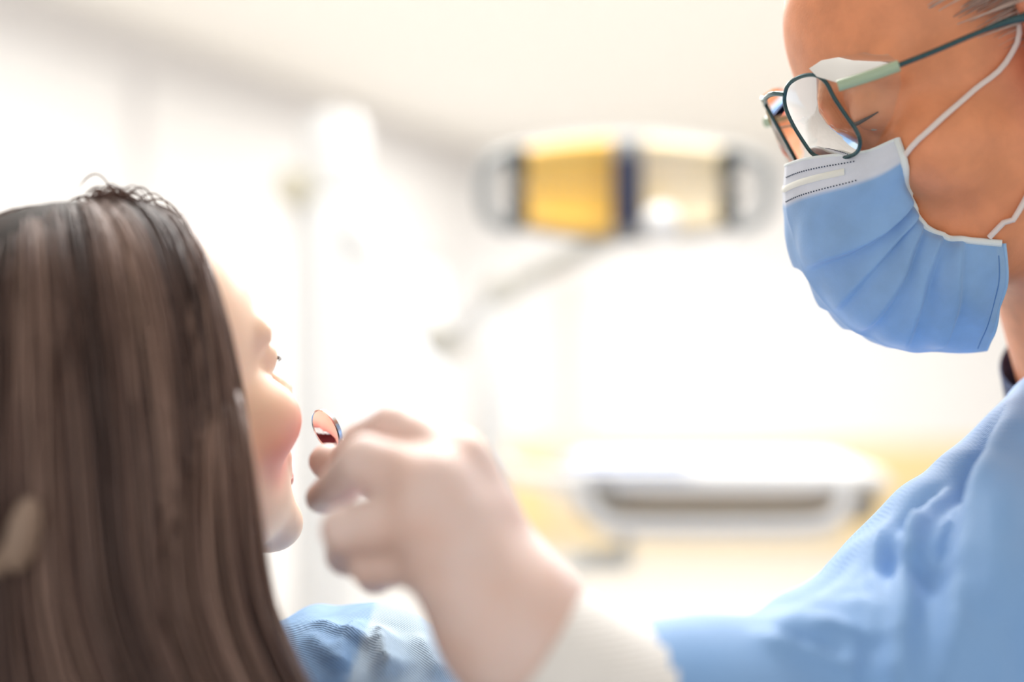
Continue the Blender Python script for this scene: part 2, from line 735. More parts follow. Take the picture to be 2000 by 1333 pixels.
V, F = bow_panel(1004, 1436, 0.012, 0.075, -8)
pyobj('lamp_housing', V, F, M_grey, lamp)
V, F = bow_panel(1026, 1196, 0.0, 0.02, 2, curve=0.012)
pyobj('reflector', V, F, M_amber, lamp)
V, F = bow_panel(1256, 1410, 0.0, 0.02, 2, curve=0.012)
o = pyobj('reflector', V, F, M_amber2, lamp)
o['label'] = 'reflector half with its paler reflection painted in'
mb = MB()
mb.box(L(1225, 372, -0.02), (0.034, 0.03, 0.105), bevel=0.012, seg=4)
mb.build('bulb_shield', M_navy, lamp)
mb = MB()
mb.ball(L(1291, 436, -0.03), 0.023)  # white ball standing in for a bright reflection on the lamp
mb.build('white_reflection_blob', M_white, lamp)
for px in (1012, 1420):
    for py in (325, 412):
        mb = MB()
        mb.box(L(px, py, -0.012), (0.021, 0.05, 0.038), bevel=0.004)
        mb.build('end_plate', M_dark, lamp)
for s, x0, x1 in ((-1, 1008, 945), (1, 1432, 1497)):
    pts = [L(x0, 296), L((x0 + x1) / 2, 306), L(x1 - s * 8, 322), L(x1, 350), L(x1, 392), L(x1 - s * 10, 424), L((x0 + x1) / 2, 440), L(x0, 448)]
    mb = MB()
    mb.tube(spline(pts, 40), 0.0088, 12)
    mb.build('handle', mat('grey_handle', (0.34, 0.36, 0.36), 0.4), lamp)
    mb = MB()
    mb.tube([L(x0 - s * 6, 368), L(x0 + s * 18, 368)], 0.011, 14)
    mb.build('handle_joint', M_warmgrey, lamp)
# jointed arms
A0, A1, A2, A3 = P(610, 372, 2.3), P(872, 664, 2.15), P(985, 565, 2.0), P(1215, 455, LD + 0.09)
mb = MB()
zt = P(640, 385, 2.3)
mb.lathe([(0.11, 0.0), (0.11, 0.03), (0.062, 0.06), (0.058, zt[2] - 0.03), (0.045, zt[2])], (zt[0], 2.3, 0), (0, 0, 1))
mb.build('column', M_white, lamp)
mb = MB()
c = P(652, 300, 2.3)
mb.lathe([(0.035, -0.075), (0.05, -0.06), (0.054, 0.03), (0.04, 0.062), (0.0, 0.07)], c, (0, 0, 1))
mb.build('column_cap', M_white, lamp)
mb = MB()
mb.lathe([(0.022, -0.05), (0.03, -0.04), (0.03, 0.04), (0.022, 0.05)], P(580, 372, 2.28), (0, 1, 0))
mb.build('joint', mat('beige_joint', (0.62, 0.58, 0.46), 0.4), lamp)
for a, b, r, m in ((P(640, 380, 2.29), A1, 0.021, M_white), (A1, A2, 0.016, M_white), (A2, A3, 0.015, M_warmgrey)):
    mb = MB()
    mb.tube([a, b], r, 18)
    mb.build('arm', m, lamp)
for p, r in ((A1, 0.03), (A2, 0.022)):
    mb = MB()
    mb.lathe([(r * 0.7, -0.04), (r, -0.032), (r, 0.032), (r * 0.7, 0.04)], p, (0.2, 1, 0))
    mb.build('joint', M_warmgrey, lamp)

# ------------------------------------------------------------------ instrument tray on its own post
TD = 1.8
tray = thing('instrument_tray', 'white instrument tray unit with blue mat edge and curved pull bar under it', 'tray', (P(962, 800, 2.2)[0], 2.2, 0))


def T(px, py, dd=0.0):
    return P(px, py, TD + dd)


sT = TD / FPX
mb = MB()
mb.box(T(1402, 921, 0.17), (612 * sT, 0.34, 38 * sT), bevel=0.008, seg=3)
mb.build('tray_top', M_white, tray)
mb = MB()
mb.box(T(1225, 906, 0.015), (250 * sT, 0.036, 0.005), bevel=0.001)
mb.build('blue_mat', mat('blue_mat', (0.16, 0.32, 0.75), 0.6), tray)
M_bracket = mat('dark_taupe_plastic', (0.30, 0.27, 0.22), 0.45)
mb = MB()
for x in (1160, 1660):
    mb.box(T(x, 972, 0.05), (66 * sT, 0.12, 74 * sT), bevel=0.006)
    o = mb.build('bracket', M_bracket, tray)
    mb = MB()
mb.bm.free()
mb = MB()
mb.box(T(1410, 964, 0.12), (450 * sT, 0.18, 50 * sT), bevel=0.006)
mb.build('drawer', mat('beige_plastic', (0.60, 0.51, 0.38), 0.5), tray)
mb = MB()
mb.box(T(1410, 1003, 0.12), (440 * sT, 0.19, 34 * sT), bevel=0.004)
mb.build('drawer_shade', mat('drawer_shade_grey', (0.22, 0.21, 0.18), 0.6), tray)  # dark slab put in for the shade under the drawer
pts = [T(1138, 950), T(1150, 990, -0.01), T(1180, 1022, -0.02), T(1240, 1031, -0.02), T(1400, 1033, -0.02), T(1570, 1031, -0.02), T(1628, 1018, -0.02), T(1650, 985, -0.01), T(1662, 950)]
mb = MB()
mb.tube(spline(pts, 60), 0.0115, 14)
mb.build('pull_bar', mat('light_grey_metal', (0.62, 0.62, 0.62), 0.35), tray)
mb = MB()
mb.tube([T(1222, 1040, 0.02), T(1222, 1085, 0.02)], 0.009, 12)
mb.build('stem', M_warmgrey, tray)
mb = MB()
mb.box(T(1168, 1095, 0.03), (136 * sT, 0.07, 34 * sT), bevel=0.008, seg=3)
mb.build('foot_holder', mat('pale_grey_plastic', (0.66, 0.66, 0.62), 0.45), tray)
mb = MB()
pb = P(962, 600, 2.2)
mb.lathe([(0.16, 0), (0.16, 0.03), (0.024, 0.05), (0.02, pb[2])], (pb[0], 2.2, 0), (0, 0, 1))
mb.build('post', M_white, tray)
mb = MB()
mb.ball(P(960, 590, 2.2), (0.02, 0.02, 0.035))
mb.build('post_head', M_warmgrey, tray)
mb = MB()
mb.tube(spline([P(962, 905, 2.2), P(1010, 925, 2.13), P(1080, 940, 1.98), P(1150, 945, 1.93)], 14), 0.014, 12)
mb.build('swing_arm', M_white, tray)

# ------------------------------------------------------------------ DENTIST
yw, pt = math.radians(7), math.radians(24)
Fd = np.array([-math.cos(pt) * math.cos(yw), -math.cos(pt) * math.sin(yw), -math.sin(pt)])
Ld = np.array([math.sin(yw), -math.cos(yw), 0.0])
Ud = np.cross(Fd, Ld)
eye_w = P(1708, 207, 0.744)
Hd = eye_w - (0.078 * Fd + 0.032 * Ld + 0.0 * Ud)
HD = Frame(Hd, Fd, Ld, Ud)


def head_prims(fr, mouth_open=0.0, female=False, k=0.014):
    ns = 0.85 if female else 1.0
    q = [
        ell((-0.015, 0, 0.035), (0.098, 0.077, 0.088), fr, k),
        ell((0.034, 0, 0.035), (0.060, 0.064, 0.062), fr, 0.02),
        ell((0.030, 0, -0.035), (0.052, 0.060, 0.062), fr, 0.02),
        ell((0.024, 0, -0.082), (0.050, 0.048, 0.032), fr, 0.02),
        ell((0.066, 0, -0.066), (0.030, 0.032, 0.030), fr, 0.016),
        ell((0.074, 0, -0.104 - mouth_open * 0.012), (0.019, 0.022, 0.017), fr, 0.014),
    ]
    for s in (-1, 1):
        q += [
            cap((0.0, s * 0.056, -0.050), (0.062, s * 0.014, -0.100), 0.018, 0.015, fr, 0.02),
            ell((0.058, s * 0.044, -0.034), (0.026, 0.024, 0.024), fr, 0.018),
            cap((0.088, s * 0.008, 0.019), (0.072, s * 0.050, 0.017), 0.009 * ns, 0.009 * ns, fr, 0.012),
            ell((0.102, s * 0.031, 0.001), (0.022, 0.019, 0.013), fr, 0.010, 's'),
            ell((0.0765, s * 0.032, 0.000), (0.0145, 0.0155, 0.0135), fr, 0.004),
            ell((-0.006, s * 0.077, -0.008), (0.017, 0.007, 0.028), fr, 0.006),
            ell((0.001, s * 0.084, -0.008), (0.008, 0.006, 0.012), fr, 0.004, 's'),
            ell((-0.001, s * 0.081, -0.036), (0.007, 0.004, 0.008), fr, 0.006),
            ell((0.010, s * 0.079, -0.010), (0.004, 0.004, 0.006), fr, 0.004),
        ]
        arc = [(0.008, .079, 0.004), (0.009, .082, 0.016), (-0.002, .085, 0.024), (-0.016, .087, 0.019), (-0.024, .087, 0.004), (-0.021, .085, -0.014), (-0.010, .082, -0.030)]
        if female:
            continue
        q += [cap((a[0], s * a[1], a[2]), (b[0], s * b[1], b[2]), 0.0032, 0.0032, fr, 0.003) for a, b in zip(arc, arc[1:])]
        q += [cap((-0.004, s * .082, 0.012), (-0.014, s * .084, -0.004), 0.0028, 0.0028, fr, 0.004), cap((-0.014, s * .084, -0.004), (-0.008, s * .081, -0.022), 0.0028, 0.0028, fr, 0.004)]
    q += [
        cap((0.088, 0, 0.004), (0.110, 0, -0.036), 0.0070 * ns, 0.0095 * ns, fr, 0.010),
        ell((0.112, 0, -0.039), (0.011 * ns, 0.011 * ns, 0.010 * ns), fr, 0.006),
        ell((0.102, 0.013, -0.043), (0.010, 0.0075, 0.008), fr, 0.005),
        ell((0.102, -0.013, -0.043), (0.010, 0.0075, 0.008), fr, 0.005),
    ]
    for s in (-1, 1):
        q.append(ell((0.104, s * 0.0075, -0.0505), (0.006, 0.0035, 0.005), fr, 0.003, 's'))
    g = mouth_open
    q += [
        cap((0.098, 0, -0.066 + g * 0.002), (0.084, 0.024, -0.070 + g * -0.002), 0.0058, 0.0035, fr, 0.004),
        cap((0.098, 0, -0.066 + g * 0.002), (0.084, -0.024, -0.070 + g * -0.002), 0.0058, 0.0035, fr, 0.004),
        cap((0.096, 0, -0.076 - g * 0.016), (0.083, 0.021, -0.073 - g * 0.008), 0.0065, 0.0035, fr, 0.004),
        cap((0.096, 0, -0.076 - g * 0.016), (0.083, -0.021, -0.073 - g * 0.008), 0.0065, 0.0035, fr, 0.004),
    ]
    if g > 0:
        q.append(ell((0.090, 0, -0.0755 - g * 0.004), (0.026, 0.0175, 0.0070 + g * 0.006), fr, 0.004, 's'))
    return q


# skeleton of the near (left) hand and arm; points are where the joints stand in the room
W0 = P(1000, 1255, 0.572)
HAND = {
    'index': [P(890, 905, .585), P(768, 838, .598), P(705, 866, .640), P(676, 893, .676)],
    'middle': [P(850, 948, .566), P(712, 900, .580), P(662, 948, .625), P(630, 972, .668)],
    'ring': [P(838, 1010, .560), P(678, 1034, .573), P(676, 1085, .610), P(708, 1092, .636)],
    'pinky': [P(850, 1090, .566), P(722, 1102, .582), P(732, 1125, .612), P(765, 1118, .630)],
}
THUMB = [P(985, 1150, .600), P(880, 1020, .640), P(720, 925, .690), P(640, 902, .697)]


def hand_prims(scale=1.0, k0=0.014):
    q = []
    wr = W0
    r = lambda v: v * scale
    off = {'index': P(1005, 1200, .578), 'middle': P(1005, 1215, .570), 'ring': P(985, 1240, .568), 'pinky': P(960, 1262, .572)}
    for n, j in HAND.items():
        rb = {'index': .0128, 'middle': .0132, 'ring': .0128, 'pinky': .0118}[n]
        q.append(cap(off[n], j[0], r(.0165), r(rb), k=k0))
    q.append(cap(P(990, 1175, .592), P(862, 985, .594), r(.021), r(.020), k=0.022))      # palm mass
    q.append(ell(P(900, 985, .588), np.array([.014, .012, .014]) * scale, k=0.012))
    q.append(cap(P(960, 1200, .588), P(860, 1075, .588), r(.019), r(.013), k=0.016))
    q.append(cap(P(1000, 1180, .594), THUMB[1], r(.018), r(.0125), k=0.014))
    for n, j in HAND.items():
        f = {'index': 1.0, 'middle': 1.04, 'ring': 1.0, 'pinky': 0.88}[n]
        q.append(cap(j[0], j[1], r(.0120 * f), r(.0104 * f), k=0.0055))
    for n, j in HAND.items():
        f = {'index': 1.0, 'middle': 1.04, 'ring': 1.0, 'pinky': 0.88}[n]
        q.append(cap(j[1], j[2], r(.0102 * f), r(.0088 * f), k=0.002))
        q.append(cap(j[2], j[3], r(.0088 * f), r(.0078 * f), k=0.002))
    q.append(cap(THUMB[1], THUMB[2], r(.0118), r(.0102), k=0.003))
    q.append(cap(THUMB[2], THUMB[3], r(.0104), r(.0092), k=0.003))
    return q


SH = P(1975, 1130, .735)           # near shoulder
NB = P(2215, 750, .845)            # base of the neck
E0 = P(1590, 1450, .635)           # elbow
CH = np.array([0.42, 0.86, 1.02])  # chest
HIPD = np.array([0.50, 0.88, 0.62])
FSH = np.array([0.42, 1.03, 1.13])

dentist = thing('person', 'dental worker in light blue disposable gown, leaning over with gloved hand raised', 'person', (0.50, 0.88, 0.50))
body = head_prims(HD)
nk0 = HD.to_world((-0.030, 0, -0.06))
body += [
    cap(nk0, NB + np.array([0.01, 0.01, -0.03]), 0.058, 0.062, k=0.03),
    cap(NB + np.array([0.02, 0, -0.03]), SH, 0.045, 0.042, k=0.03),
    cap(NB + np.array([0.02, 0, -0.03]), FSH, 0.045, 0.042, k=0.03),
    ell(CH, (0.105, 0.145, 0.18), k=0.04),
    cap(CH, HIPD, 0.11, 0.125, k=0.05),
    cap(SH, E0, 0.042, 0.036, k=0.02),
    cap(E0, W0, 0.034, 0.022, k=0.015),
    cap(FSH, (0.40, 1.10, 0.90), 0.042, 0.036, k=0.02),
    cap((0.40, 1.10, 0.90), (0.22, 1.06, 0.74), 0.034, 0.024, k=0.015),
    ell((0.16, 1.055, 0.72), (0.05, 0.038, 0.018), k=0.015),
]
for s in (-1, 1):
    hip = HIPD + np.array([0, s * 0.09, -0.03])
    knee = hip + np.array([-0.40, s * 0.06, 0.0])
    foot = np.array([knee[0] + 0.02, knee[1], 0.05])
    body += [cap(hip, knee, 0.085, 0.058, k=0.03), cap(knee, foot, 0.055, 0.038, k=0.02), cap(foot, foot + np.array([-0.15, 0, -0.015]), 0.04, 0.03, k=0.02)]
body += [dict(q) for q in hand_prims(0.80)]
xs = axis([(-0.13, -0.10, .01), (-0.10, 0.42, .003), (0.42, 0.72, .012)])
ys = axis([(0.52, 0.55, .008), (0.55, 0.88, .003), (0.88, 1.16, .009)])
zs = axis([(0.0, 1.05, .013), (1.05, 1.20, .0045), (1.20, 1.56, .003)])
Vb, Fb = sdf_mesh(body, xs, ys, zs)
Vb = relax(Vb, Fb, 1, 0.4)
ql = HD.to_local(Vb)
skinc = np.array(lin((240, 158, 112)))
red = np.array(lin((222, 124, 100)))
lipc = np.array(lin((180, 90, 80)))
browc = np.array(lin((140, 96, 74)))
colr = np.tile(skinc, (len(Vb), 1))
w_shade = smooth01((0.035 - ql[:, 0]) / 0.05)[:, None]  # redder and darker towards the back: shade put into the skin colour
colr = colr * (1 - w_shade) + red * w_shade
wl = np.exp(-(((ql[:, 0] - .096) / .012) ** 2 + ((np.abs(ql[:, 1])) / .022) ** 2 + ((ql[:, 2] + .072) / .008) ** 2) ** 2)[:, None]
colr = colr * (1 - wl) + lipc * wl
zb = 0.024 - 0.10 * (np.abs(ql[:, 1]) - 0.034) ** 2 / 0.034
wbw = (np.exp(-((ql[:, 2] - zb) / .0045) ** 2) * smooth01((np.abs(ql[:, 1]) - .012) / .006) * smooth01((.056 - np.abs(ql[:, 1])) / .008) * (ql[:, 0] > .05))[:, None] * 0.55
colr = colr * (1 - wbw) + browc * wbw
M_skin = mat('tanned_skin', (0.7, 0.4, 0.25), 0.42, sss=0.12, sss_scale=0.006, attr='col', noise=0.14, nscale=60, bump=0.22, bscale=700, bdist=0.0006)
netobj('body', Vb, Fb, M_skin, dentist, colr)
TREE = bvh(Vb, Fb)

# eyes
M_eye = mat('eye_white', (0.80, 0.76, 0.72), 0.15)
M_iris = mat('brown_iris', (0.10, 0.05, 0.02), 0.1)
M_lash = mat('dark_lash', (0.06, 0.04, 0.03), 0.5)


def eyes(fr, parent, drop=0.0045, fx=0.0785):
    for s in (-1, 1):
        mb = MB()
        mb.ball(fr.to_world((fx, s * 0.032, -drop)), 0.0118 * fr.k)
        ey = mb.build('eye', M_eye, parent)
        mb = MB()
        mb.ball(fr.to_world((fx + 0.0080, s * 0.032, -drop - 0.001)), 0.0050 * fr.k)
        ir = mb.build('iris', M_iris, ey)
        mb = MB()
        pts = [fr.to_world((0.0775 + 0.0142 * math.cos(a), s * 0.032 + 0.0152 * math.sin(a), -drop - 0.001 - 0.002 * math.cos(a))) for a in np.linspace(-1.15, 1.15, 14)]
        mb.tube(pts, [0.0003 + 0.0008 * math.sin(math.pi * i / 13) for i in range(14)], 6)
        mb.build('eyelashes', M_lash, parent)


eyes(HD, dentist, 0.0018, 0.0772)

# blouse collar at the throat
mb = MB()
cc = NB + np.array([-0.012, 0.0, 0.020])
adir = (nk0 - NB) / np.linalg.norm(nk0 - NB)
mb.lathe([(0.064, -0.045), (0.068, -0.02), (0.0655, 0.005), (0.0645, 0.006), (0.0665, -0.02), (0.062, -0.045)], cc, adir, 40)
M_collar = mat('navy_patterned_cloth', lin((16, 26, 70)), 0.7, noise=0.5, nscale=260, color2=lin((120, 140, 180)))
mb.build('collar', M_collar, dentist)

# gown
G = [
    cap(NB + np.array([0.02, 0.0, -0.045]), SH + np.array([0, 0, .0]), 0.062, 0.060, k=0.03),
    cap(NB + np.array([0.02, 0.0, -0.045]), FSH, 0.060, 0.055, k=0.03),
    ell(CH + np.array([0.0, 0, 0.0]), (0.125, 0.165, 0.20), k=0.05),
    cap(CH, HIPD, 0.13, 0.15, k=0.06),
    cap(P(1995, 1190, .72), P(1650, 1425, .645), 0.054, 0.049, k=0.03),
    cap(P(2060, 830, .80), P(1985, 1000, .745), 0.030, 0.042, k=0.03),
    cap(P(1920, 1280, .70), P(1680, 1520, .64), 0.062, 0.052, k=0.04),
    cap(P(1720, 1190, .69), P(1480, 1264, .655), 0.030, 0.0115, k=0.012),
    cap(P(1610, 1395, .64), P(1330, 1395, .592), 0.047, 0.0365, k=0.02),
    cap(P(1330, 1410, .592), P(1215, 1385, .579), 0.0360, 0.0300, k=0.02),
    cap(P(1900, 1330, .72), P(1980, 1500, .74), 0.078, 0.09, k=0.05),
    cap(FSH, (0.40, 1.10, 0.90), 0.056, 0.055, k=0.03),
    cap((0.40, 1.10, 0.90), (0.24, 1.065, 0.75), 0.05, 0.035, k=0.02),
    cap(HIPD, HIPD + np.array([-0.38, 0.0, -0.02]), 0.15, 0.12, k=0.06),
]
for s in (-1, 1):
    a = HIPD + np.array([-0.39, s * 0.12, -0.03])
    G.append(cap(a, a + np.array([0.02, 0, -0.30]), 0.08, 0.085, k=0.05))
xs = axis([(-0.02, 0.03, .006), (0.03, 0.42, .0028), (0.42, 0.78, .012)])
ys = axis([(0.50, 0.56, .005), (0.56, 0.86, .0028), (0.86, 1.22, .011)])
zs = axis([(0.10, 1.0, .015), (1.0, 1.07, .006), (1.07, 1.30, .0028)])
Vg, Fg = sdf_mesh(G, xs, ys, zs, 0.03)
# open the neck of the gown
gt = bvh(Vg, Fg)


def gp(*pts):
    out = []
    for x, y in pts:
        h = on_surface(gt, x, y)
        if h is not None:
            out.append(h)
    return out


Ng = vnormals(Vg, Fg)
fl = [
    (gp((1994, 762), (1940, 880), (1892, 1032), (1857, 1156), (1812, 1293), (1770, 1480)), 0.020, 0.036, 0.0035),
    (gp((1870, 915), (1830, 970), (1792, 1040), (1762, 1151), (1734, 1270), (1700, 1480)), 0.013, 0.018, 0.0030),
    (gp((1760, 985), (1726, 1030), (1706, 1080), (1708, 1151), (1716, 1260)), 0.006, 0.010, 0.0030),
    (gp((1975, 800), (1915, 914), (1878, 1020), (1850, 1130), (1825, 1230)), -0.014, 0.004, 0.012),
    (gp((1850, 925), (1800, 990), (1768, 1070), (1745, 1160)), -0.009, 0.003, 0.010),
    (gp((1660, 1060), (1620, 1120), (1540, 1190)), -0.005, 0.010, 0.010),
    (gp((1490, 1240), (1580, 1262), (1660, 1300)), -0.007, 0.006, 0.010),
    (gp((1775, 1010), (1770, 1050), (1782, 1100), (1760, 1140)), 0.010, 0.012, 0.004),
    (gp((1450, 1232), (1510, 1268), (1600, 1290), (1680, 1332)), 0.009, 0.012, 0.0035),
    (gp((1700, 1080), (1640, 1140), (1560, 1210), (1510, 1250)), 0.005, 0.014, 0.010),
    (gp((1915, 930), (1870, 1000), (1835, 1090), (1822, 1180)), 0.009, 0.010, 0.003),
    (gp((1999, 900), (1962, 1050), (1930, 1200), (1870, 1480)), 0.010, 0.020, 0.010),
    (gp((1996, 1080), (1978, 1200), (1935, 1460)), 0.010, 0.010, 0.004),
    (gp((1640, 1170), (1690, 1210), (1700, 1270)), 0.006, 0.008, 0.003),
    (gp((1946, 1000), (1918, 1110), (1890, 1250)), 0.005, 0.008, 0.003),
    (gp((1560, 1250), (1620, 1235), (1690, 1250)), 0.005, 0.007, 0.003),
]
fl = [f for f in fl if len(f[0]) >= 3]
Vg2 = folds(Vg, Ng, fl)
# broad soft rumples
s1 = np.sin(Vg @ np.array([62, 18, 20.0])) * np.sin(Vg @ np.array([14, 33, -40.0])) * 0.0016
s2 = np.sin(Vg @ np.array([120, -40, 66.0]) + 2 * np.sin(Vg @ np.array([20, 30, 25.0]))) * 0.0007
Vg2 = Vg2 + Ng * (s1 + s2)[:, None]
Vg2 = relax(Vg2, Fg, 1, 0.35)
M_gown = mat('light_blue_nonwoven', lin((132, 176, 228)), 0.62, bump=0.55, bscale=520, bkind='voronoi', bdist=0.0006, sheen=0.15, noise=0.25, nscale=26,
             color2=lin((150, 188, 232)))
netobj('gown', Vg2, Fg, M_gown, dentist)

# glove
hx = axis([(-0.110, 0.075, .0016)])
hy = axis([(0.535, 0.725, .0016)])
hz = axis([(1.06, 1.235, .0016)])
gl = hand_prims(1.0) + [cap(W0 + np.array([0.004, 0, 0.006]), P(1090, 1320, .574), 0.0275, 0.0280, k=0.016)]
Vh, Fh = sdf_mesh(gl, hx, hy, hz, 0.012)
Nh = vnormals(Vh, Fh)
wz = np.sin(Vh @ np.array([210, 60, 170.0]) + 3 * np.sin(Vh @ np.array([70, 10, -60.0]))) * 0.00025
Vh = relax(Vh + Nh * wz[:, None], Fh, 2, 0.5)
M_glove = mat('latex_glove', lin((238, 214, 206)), 0.42, sss=0.15, sss_r=(1, 0.42, 0.25), sss_scale=0.008, noise=0.7, nscale=26, color2=lin((232, 190, 172)))
netobj('glove', Vh, Fh, M_glove, dentist)
# rolled cuff of the glove
cpts = [P(1040, 1277, .573), P(1085, 1308, .5735), P(1120, 1332, .5745), P(1165, 1362, .576), P(1210, 1390, .579), P(1260, 1415, .583)]
V, F = tube_geo(spline(cpts, 40), [0.0325 + 0.0006 * math.sin(i * 1.7) + 0.004 * i / 40 for i in range(40)], 48)
M_cuff = mat('cream_knit', lin((255, 251, 246)), 0.8, bump=0.6, bscale=140, bkind='wave', bdist=0.001, sheen=0.3)
pyobj('knit_cuff', V, F, M_cuff, dentist)

# dentist hair: swept back from the temple
def head_only(fr):
    return [ell((-0.015, 0, 0.035), (0.098, 0.077, 0.088), fr, 0.014), ell((0.034, 0, 0.035), (0.060, 0.064, 0.062), fr, 0.02),
            ell((0.030, 0, -0.035), (0.052, 0.060, 0.062), fr, 0.02), cap((-0.03, 0, -0.06), (-0.06, 0, -0.2), 0.056, 0.06, fr, 0.03)]


def strands_mesh(name, lines, rad, m, parent, cols, sides=3):
    """lines: (n, steps, 3) array"""
    n, s, _ = lines.shape
    T = np.gradient(lines, axis=1)
    T /= np.linalg.norm(T, axis=2, keepdims=True) + 1e-9
    up = np.array([0.3, 0.5, 0.81])
    A = np.cross(T, up)
    A /= np.linalg.norm(A, axis=2, keepdims=True) + 1e-9
    B = np.cross(T, A)
    t = np.linspace(0, 1, s)
    taper = (np.minimum(1, 0.15 + 5 * t) * np.minimum(1, (1 - t) * 4 + 0.12))[None, :, None]
    R = rad[:, None, None] * taper
    V = np.stack([lines + R * (math.cos(a) * A + math.sin(a) * B) for a in np.arange(sides) * 2 * math.pi / sides], 2)   # n,s,sides,3
    V = V.reshape(-1, 3)
    base = (np.arange(n) * s * sides)[:, None, None] + (np.arange(s - 1) * sides)[None, :, None] + np.arange(sides)[None, None, :]
    nxt = (np.arange(n) * s * sides)[:, None, None] + (np.arange(s - 1) * sides)[None, :, None] + ((np.arange(sides) + 1) % sides)[None, None, :]
    Fq = np.stack([base, nxt, nxt + sides, base + sides], -1).reshape(-1, 4)
    C = np.repeat(cols, s * sides, axis=0)
    o = netobj(name, V, Fq, m, parent, C)
    o['kind'] = 'stuff'
    return o


def hair_mat(name, rough=0.38, spec=0.5):
    m = mat(name, (0.2, 0.1, 0.05), rough, attr='col', spec=spec)
    return m


M_dhair = hair_mat('greying_hair', 0.45)
hp = head_only(HD)


def grow(fr, prims, roots, dirs, steps, step, grav, gmix, off, wander=0.0, limit=None):
    """let strands run from their roots, held off the skin, turning towards grav"""
    p = roots.copy()
    d = dirs / (np.linalg.norm(dirs, axis=1, keepdims=True) + 1e-9)
    out = [p.copy()]
    ph = rng.uniform(0, 6.28, (len(p), 3))
    for i in range(steps):
        g = grav if not callable(grav) else grav(p, i)
        d = d * (1 - gmix) + g * gmix
        if wander:
            d = d + wander * np.sin(ph + i * 0.35)
        d /= np.linalg.norm(d, axis=1, keepdims=True) + 1e-9
        p = p + d * step
        f = sdf_points(prims, p)
        e = 1e-3
        gr = np.stack([sdf_points(prims, p + np.eye(3)[j] * e) - f for j in range(3)], -1) / e
        gr /= np.linalg.norm(gr, axis=1, keepdims=True) + 1e-9
        push = np.maximum(off * min(1.0, (i + 1) / 5.0) - f, 0)
        p = p + gr * push[:, None]
        if limit is not None:
            p = limit(p)
        out.append(p.copy())
        d = p - out[-2]
        d /= np.linalg.norm(d, axis=1, keepdims=True) + 1e-9
    return np.stack(out, 1)


def scalp_points(fr, n, test):
    """random points on the cranium ellipsoid (local) passing a test"""
    c, r = np.array([-0.012, 0, 0.035]), np.array([0.1, 0.078, 0.089])
    out = []
    while len(out) < n:
        v = rng.normal(size=(n * 4, 3))
        v /= np.linalg.norm(v, axis=1, keepdims=True)
        q = c + v * r
        q = q[test(q)]
        out.extend(q.tolist())
    return np.array(out[:n])


def hairline_d(q):
    # behind a line from the upper forehead to above the ear and down behind it
    return (q[:, 0] < 0.066 - 0.95 * np.maximum(0, 0.045 - q[:, 2])) & (q[:, 2] > -0.03)


rt = scalp_points(HD, 5600, hairline_d)
dl = np.tile(np.array([-1.0, 0, 0.25]), (len(rt), 1)) + rng.normal(0, 0.06, (len(rt), 3))
roots = HD.to_world(rt)
gd = HD.R.T @ np.array([-1.0, 0, -0.15])
Ls = grow(HD, hp, roots, dl @ HD.R, 12, 0.011, gd[None, :], 0.15, 0.0025 + rng.uniform(0, 0.007, len(rt)), 0.02)
g0, g1 = np.array(lin((226, 200, 184))), np.array(lin((160, 124, 110)))
u = rng.uniform(0, 1, (len(rt), 1)) ** 1.2
strands_mesh('hair', Ls, rng.uniform(0.0003, 0.0007, len(rt)), M_dhair, dentist, g0 * (1 - u) + g1 * u)
CAPD = [ell((-0.018, 0, 0.036), (0.0985, 0.0785, 0.089), HD, 0.01), ell((0.130, 0, 0.00), (0.088, 0.12, 0.10), HD, 0.01, 's'),
        ell((0.03, 0, -0.10), (0.09, 0.12, 0.095), HD, 0.01, 's')]
xs = axis([(0.10, 0.60, .005)])
ys = axis([(0.60, 1.0, .005)])
zs = axis([(1.25, 1.62, .005)])
V, F = sdf_mesh(CAPD, xs, ys, zs, 0.02)
netobj('hair_underlayer', V, F, mat('scalp_hair', lin((176, 134, 114)), 0.6, noise=0.4, nscale=60), dentist)

# ------------------------------------------------------------------ face mask
mask = thing('face_mask', 'pleated light blue surgical mask over the nose and chin of the gowned worker', 'face mask', HD.to_world((0.08, 0, -0.06)))
s0 = Hd


def mid(px, py):
    return ray_plane(px, py, Hd, Ld)


mid_pts = [mid(*q) for q in ((1538, 322), (1535, 370), (1538, 420), (1551, 475), (1573, 530), (1606, 588), (1648, 632), (1700, 662), (1765, 684), (1845, 690), (1925, 684))]
NU, NV = 150, 60
MID = spline(mid_pts, NU)


def lat(px, py, s):
    return ray_plane(px, py, Hd + Ld * s, Ld)


side_px = [(1752, 272), (1767, 320), (1769, 372), (1782, 412), (1808, 446), (1850, 466), (1900, 471), (1962, 476)]
side_pts = [on_surface(TREE, x, y, 0.003, lat(x, y, 0.055)) for x, y in side_px]
SIDE = spline(side_pts, NU)
top_px = [(1535, 322), (1575, 313), (1620, 307), (1660, 303), (1705, 293), (1752, 272)]
tl = np.linspace(0, 1, 6)
sS = float((side_pts[0] - Hd) @ Ld)
top_pts = [mid_pts[0]] + [lat(x, y, sS * t ** 0.8) for (x, y), t in list(zip(top_px, tl))[1:-1]] + [side_pts[0]]
TOP = spline(top_pts, NV)
sB = float((side_pts[-1] - Hd) @ Ld)
bot_px = [(1925, 684), (1938, 640), (1948, 590), (1956, 530), (1962, 476)]
bot_pts = [mid_pts[-1]] + [lat(x, y, sB * t) for (x, y), t in list(zip(bot_px, np.linspace(0, 1, 5) ** 0.7))[1:-1]] + [side_pts[-1]]
BOT = spline(bot_pts, NV)
uu = np.linspace(0, 1, NU)[:, None, None]
vv = np.linspace(0, 1, NV)[None, :, None]
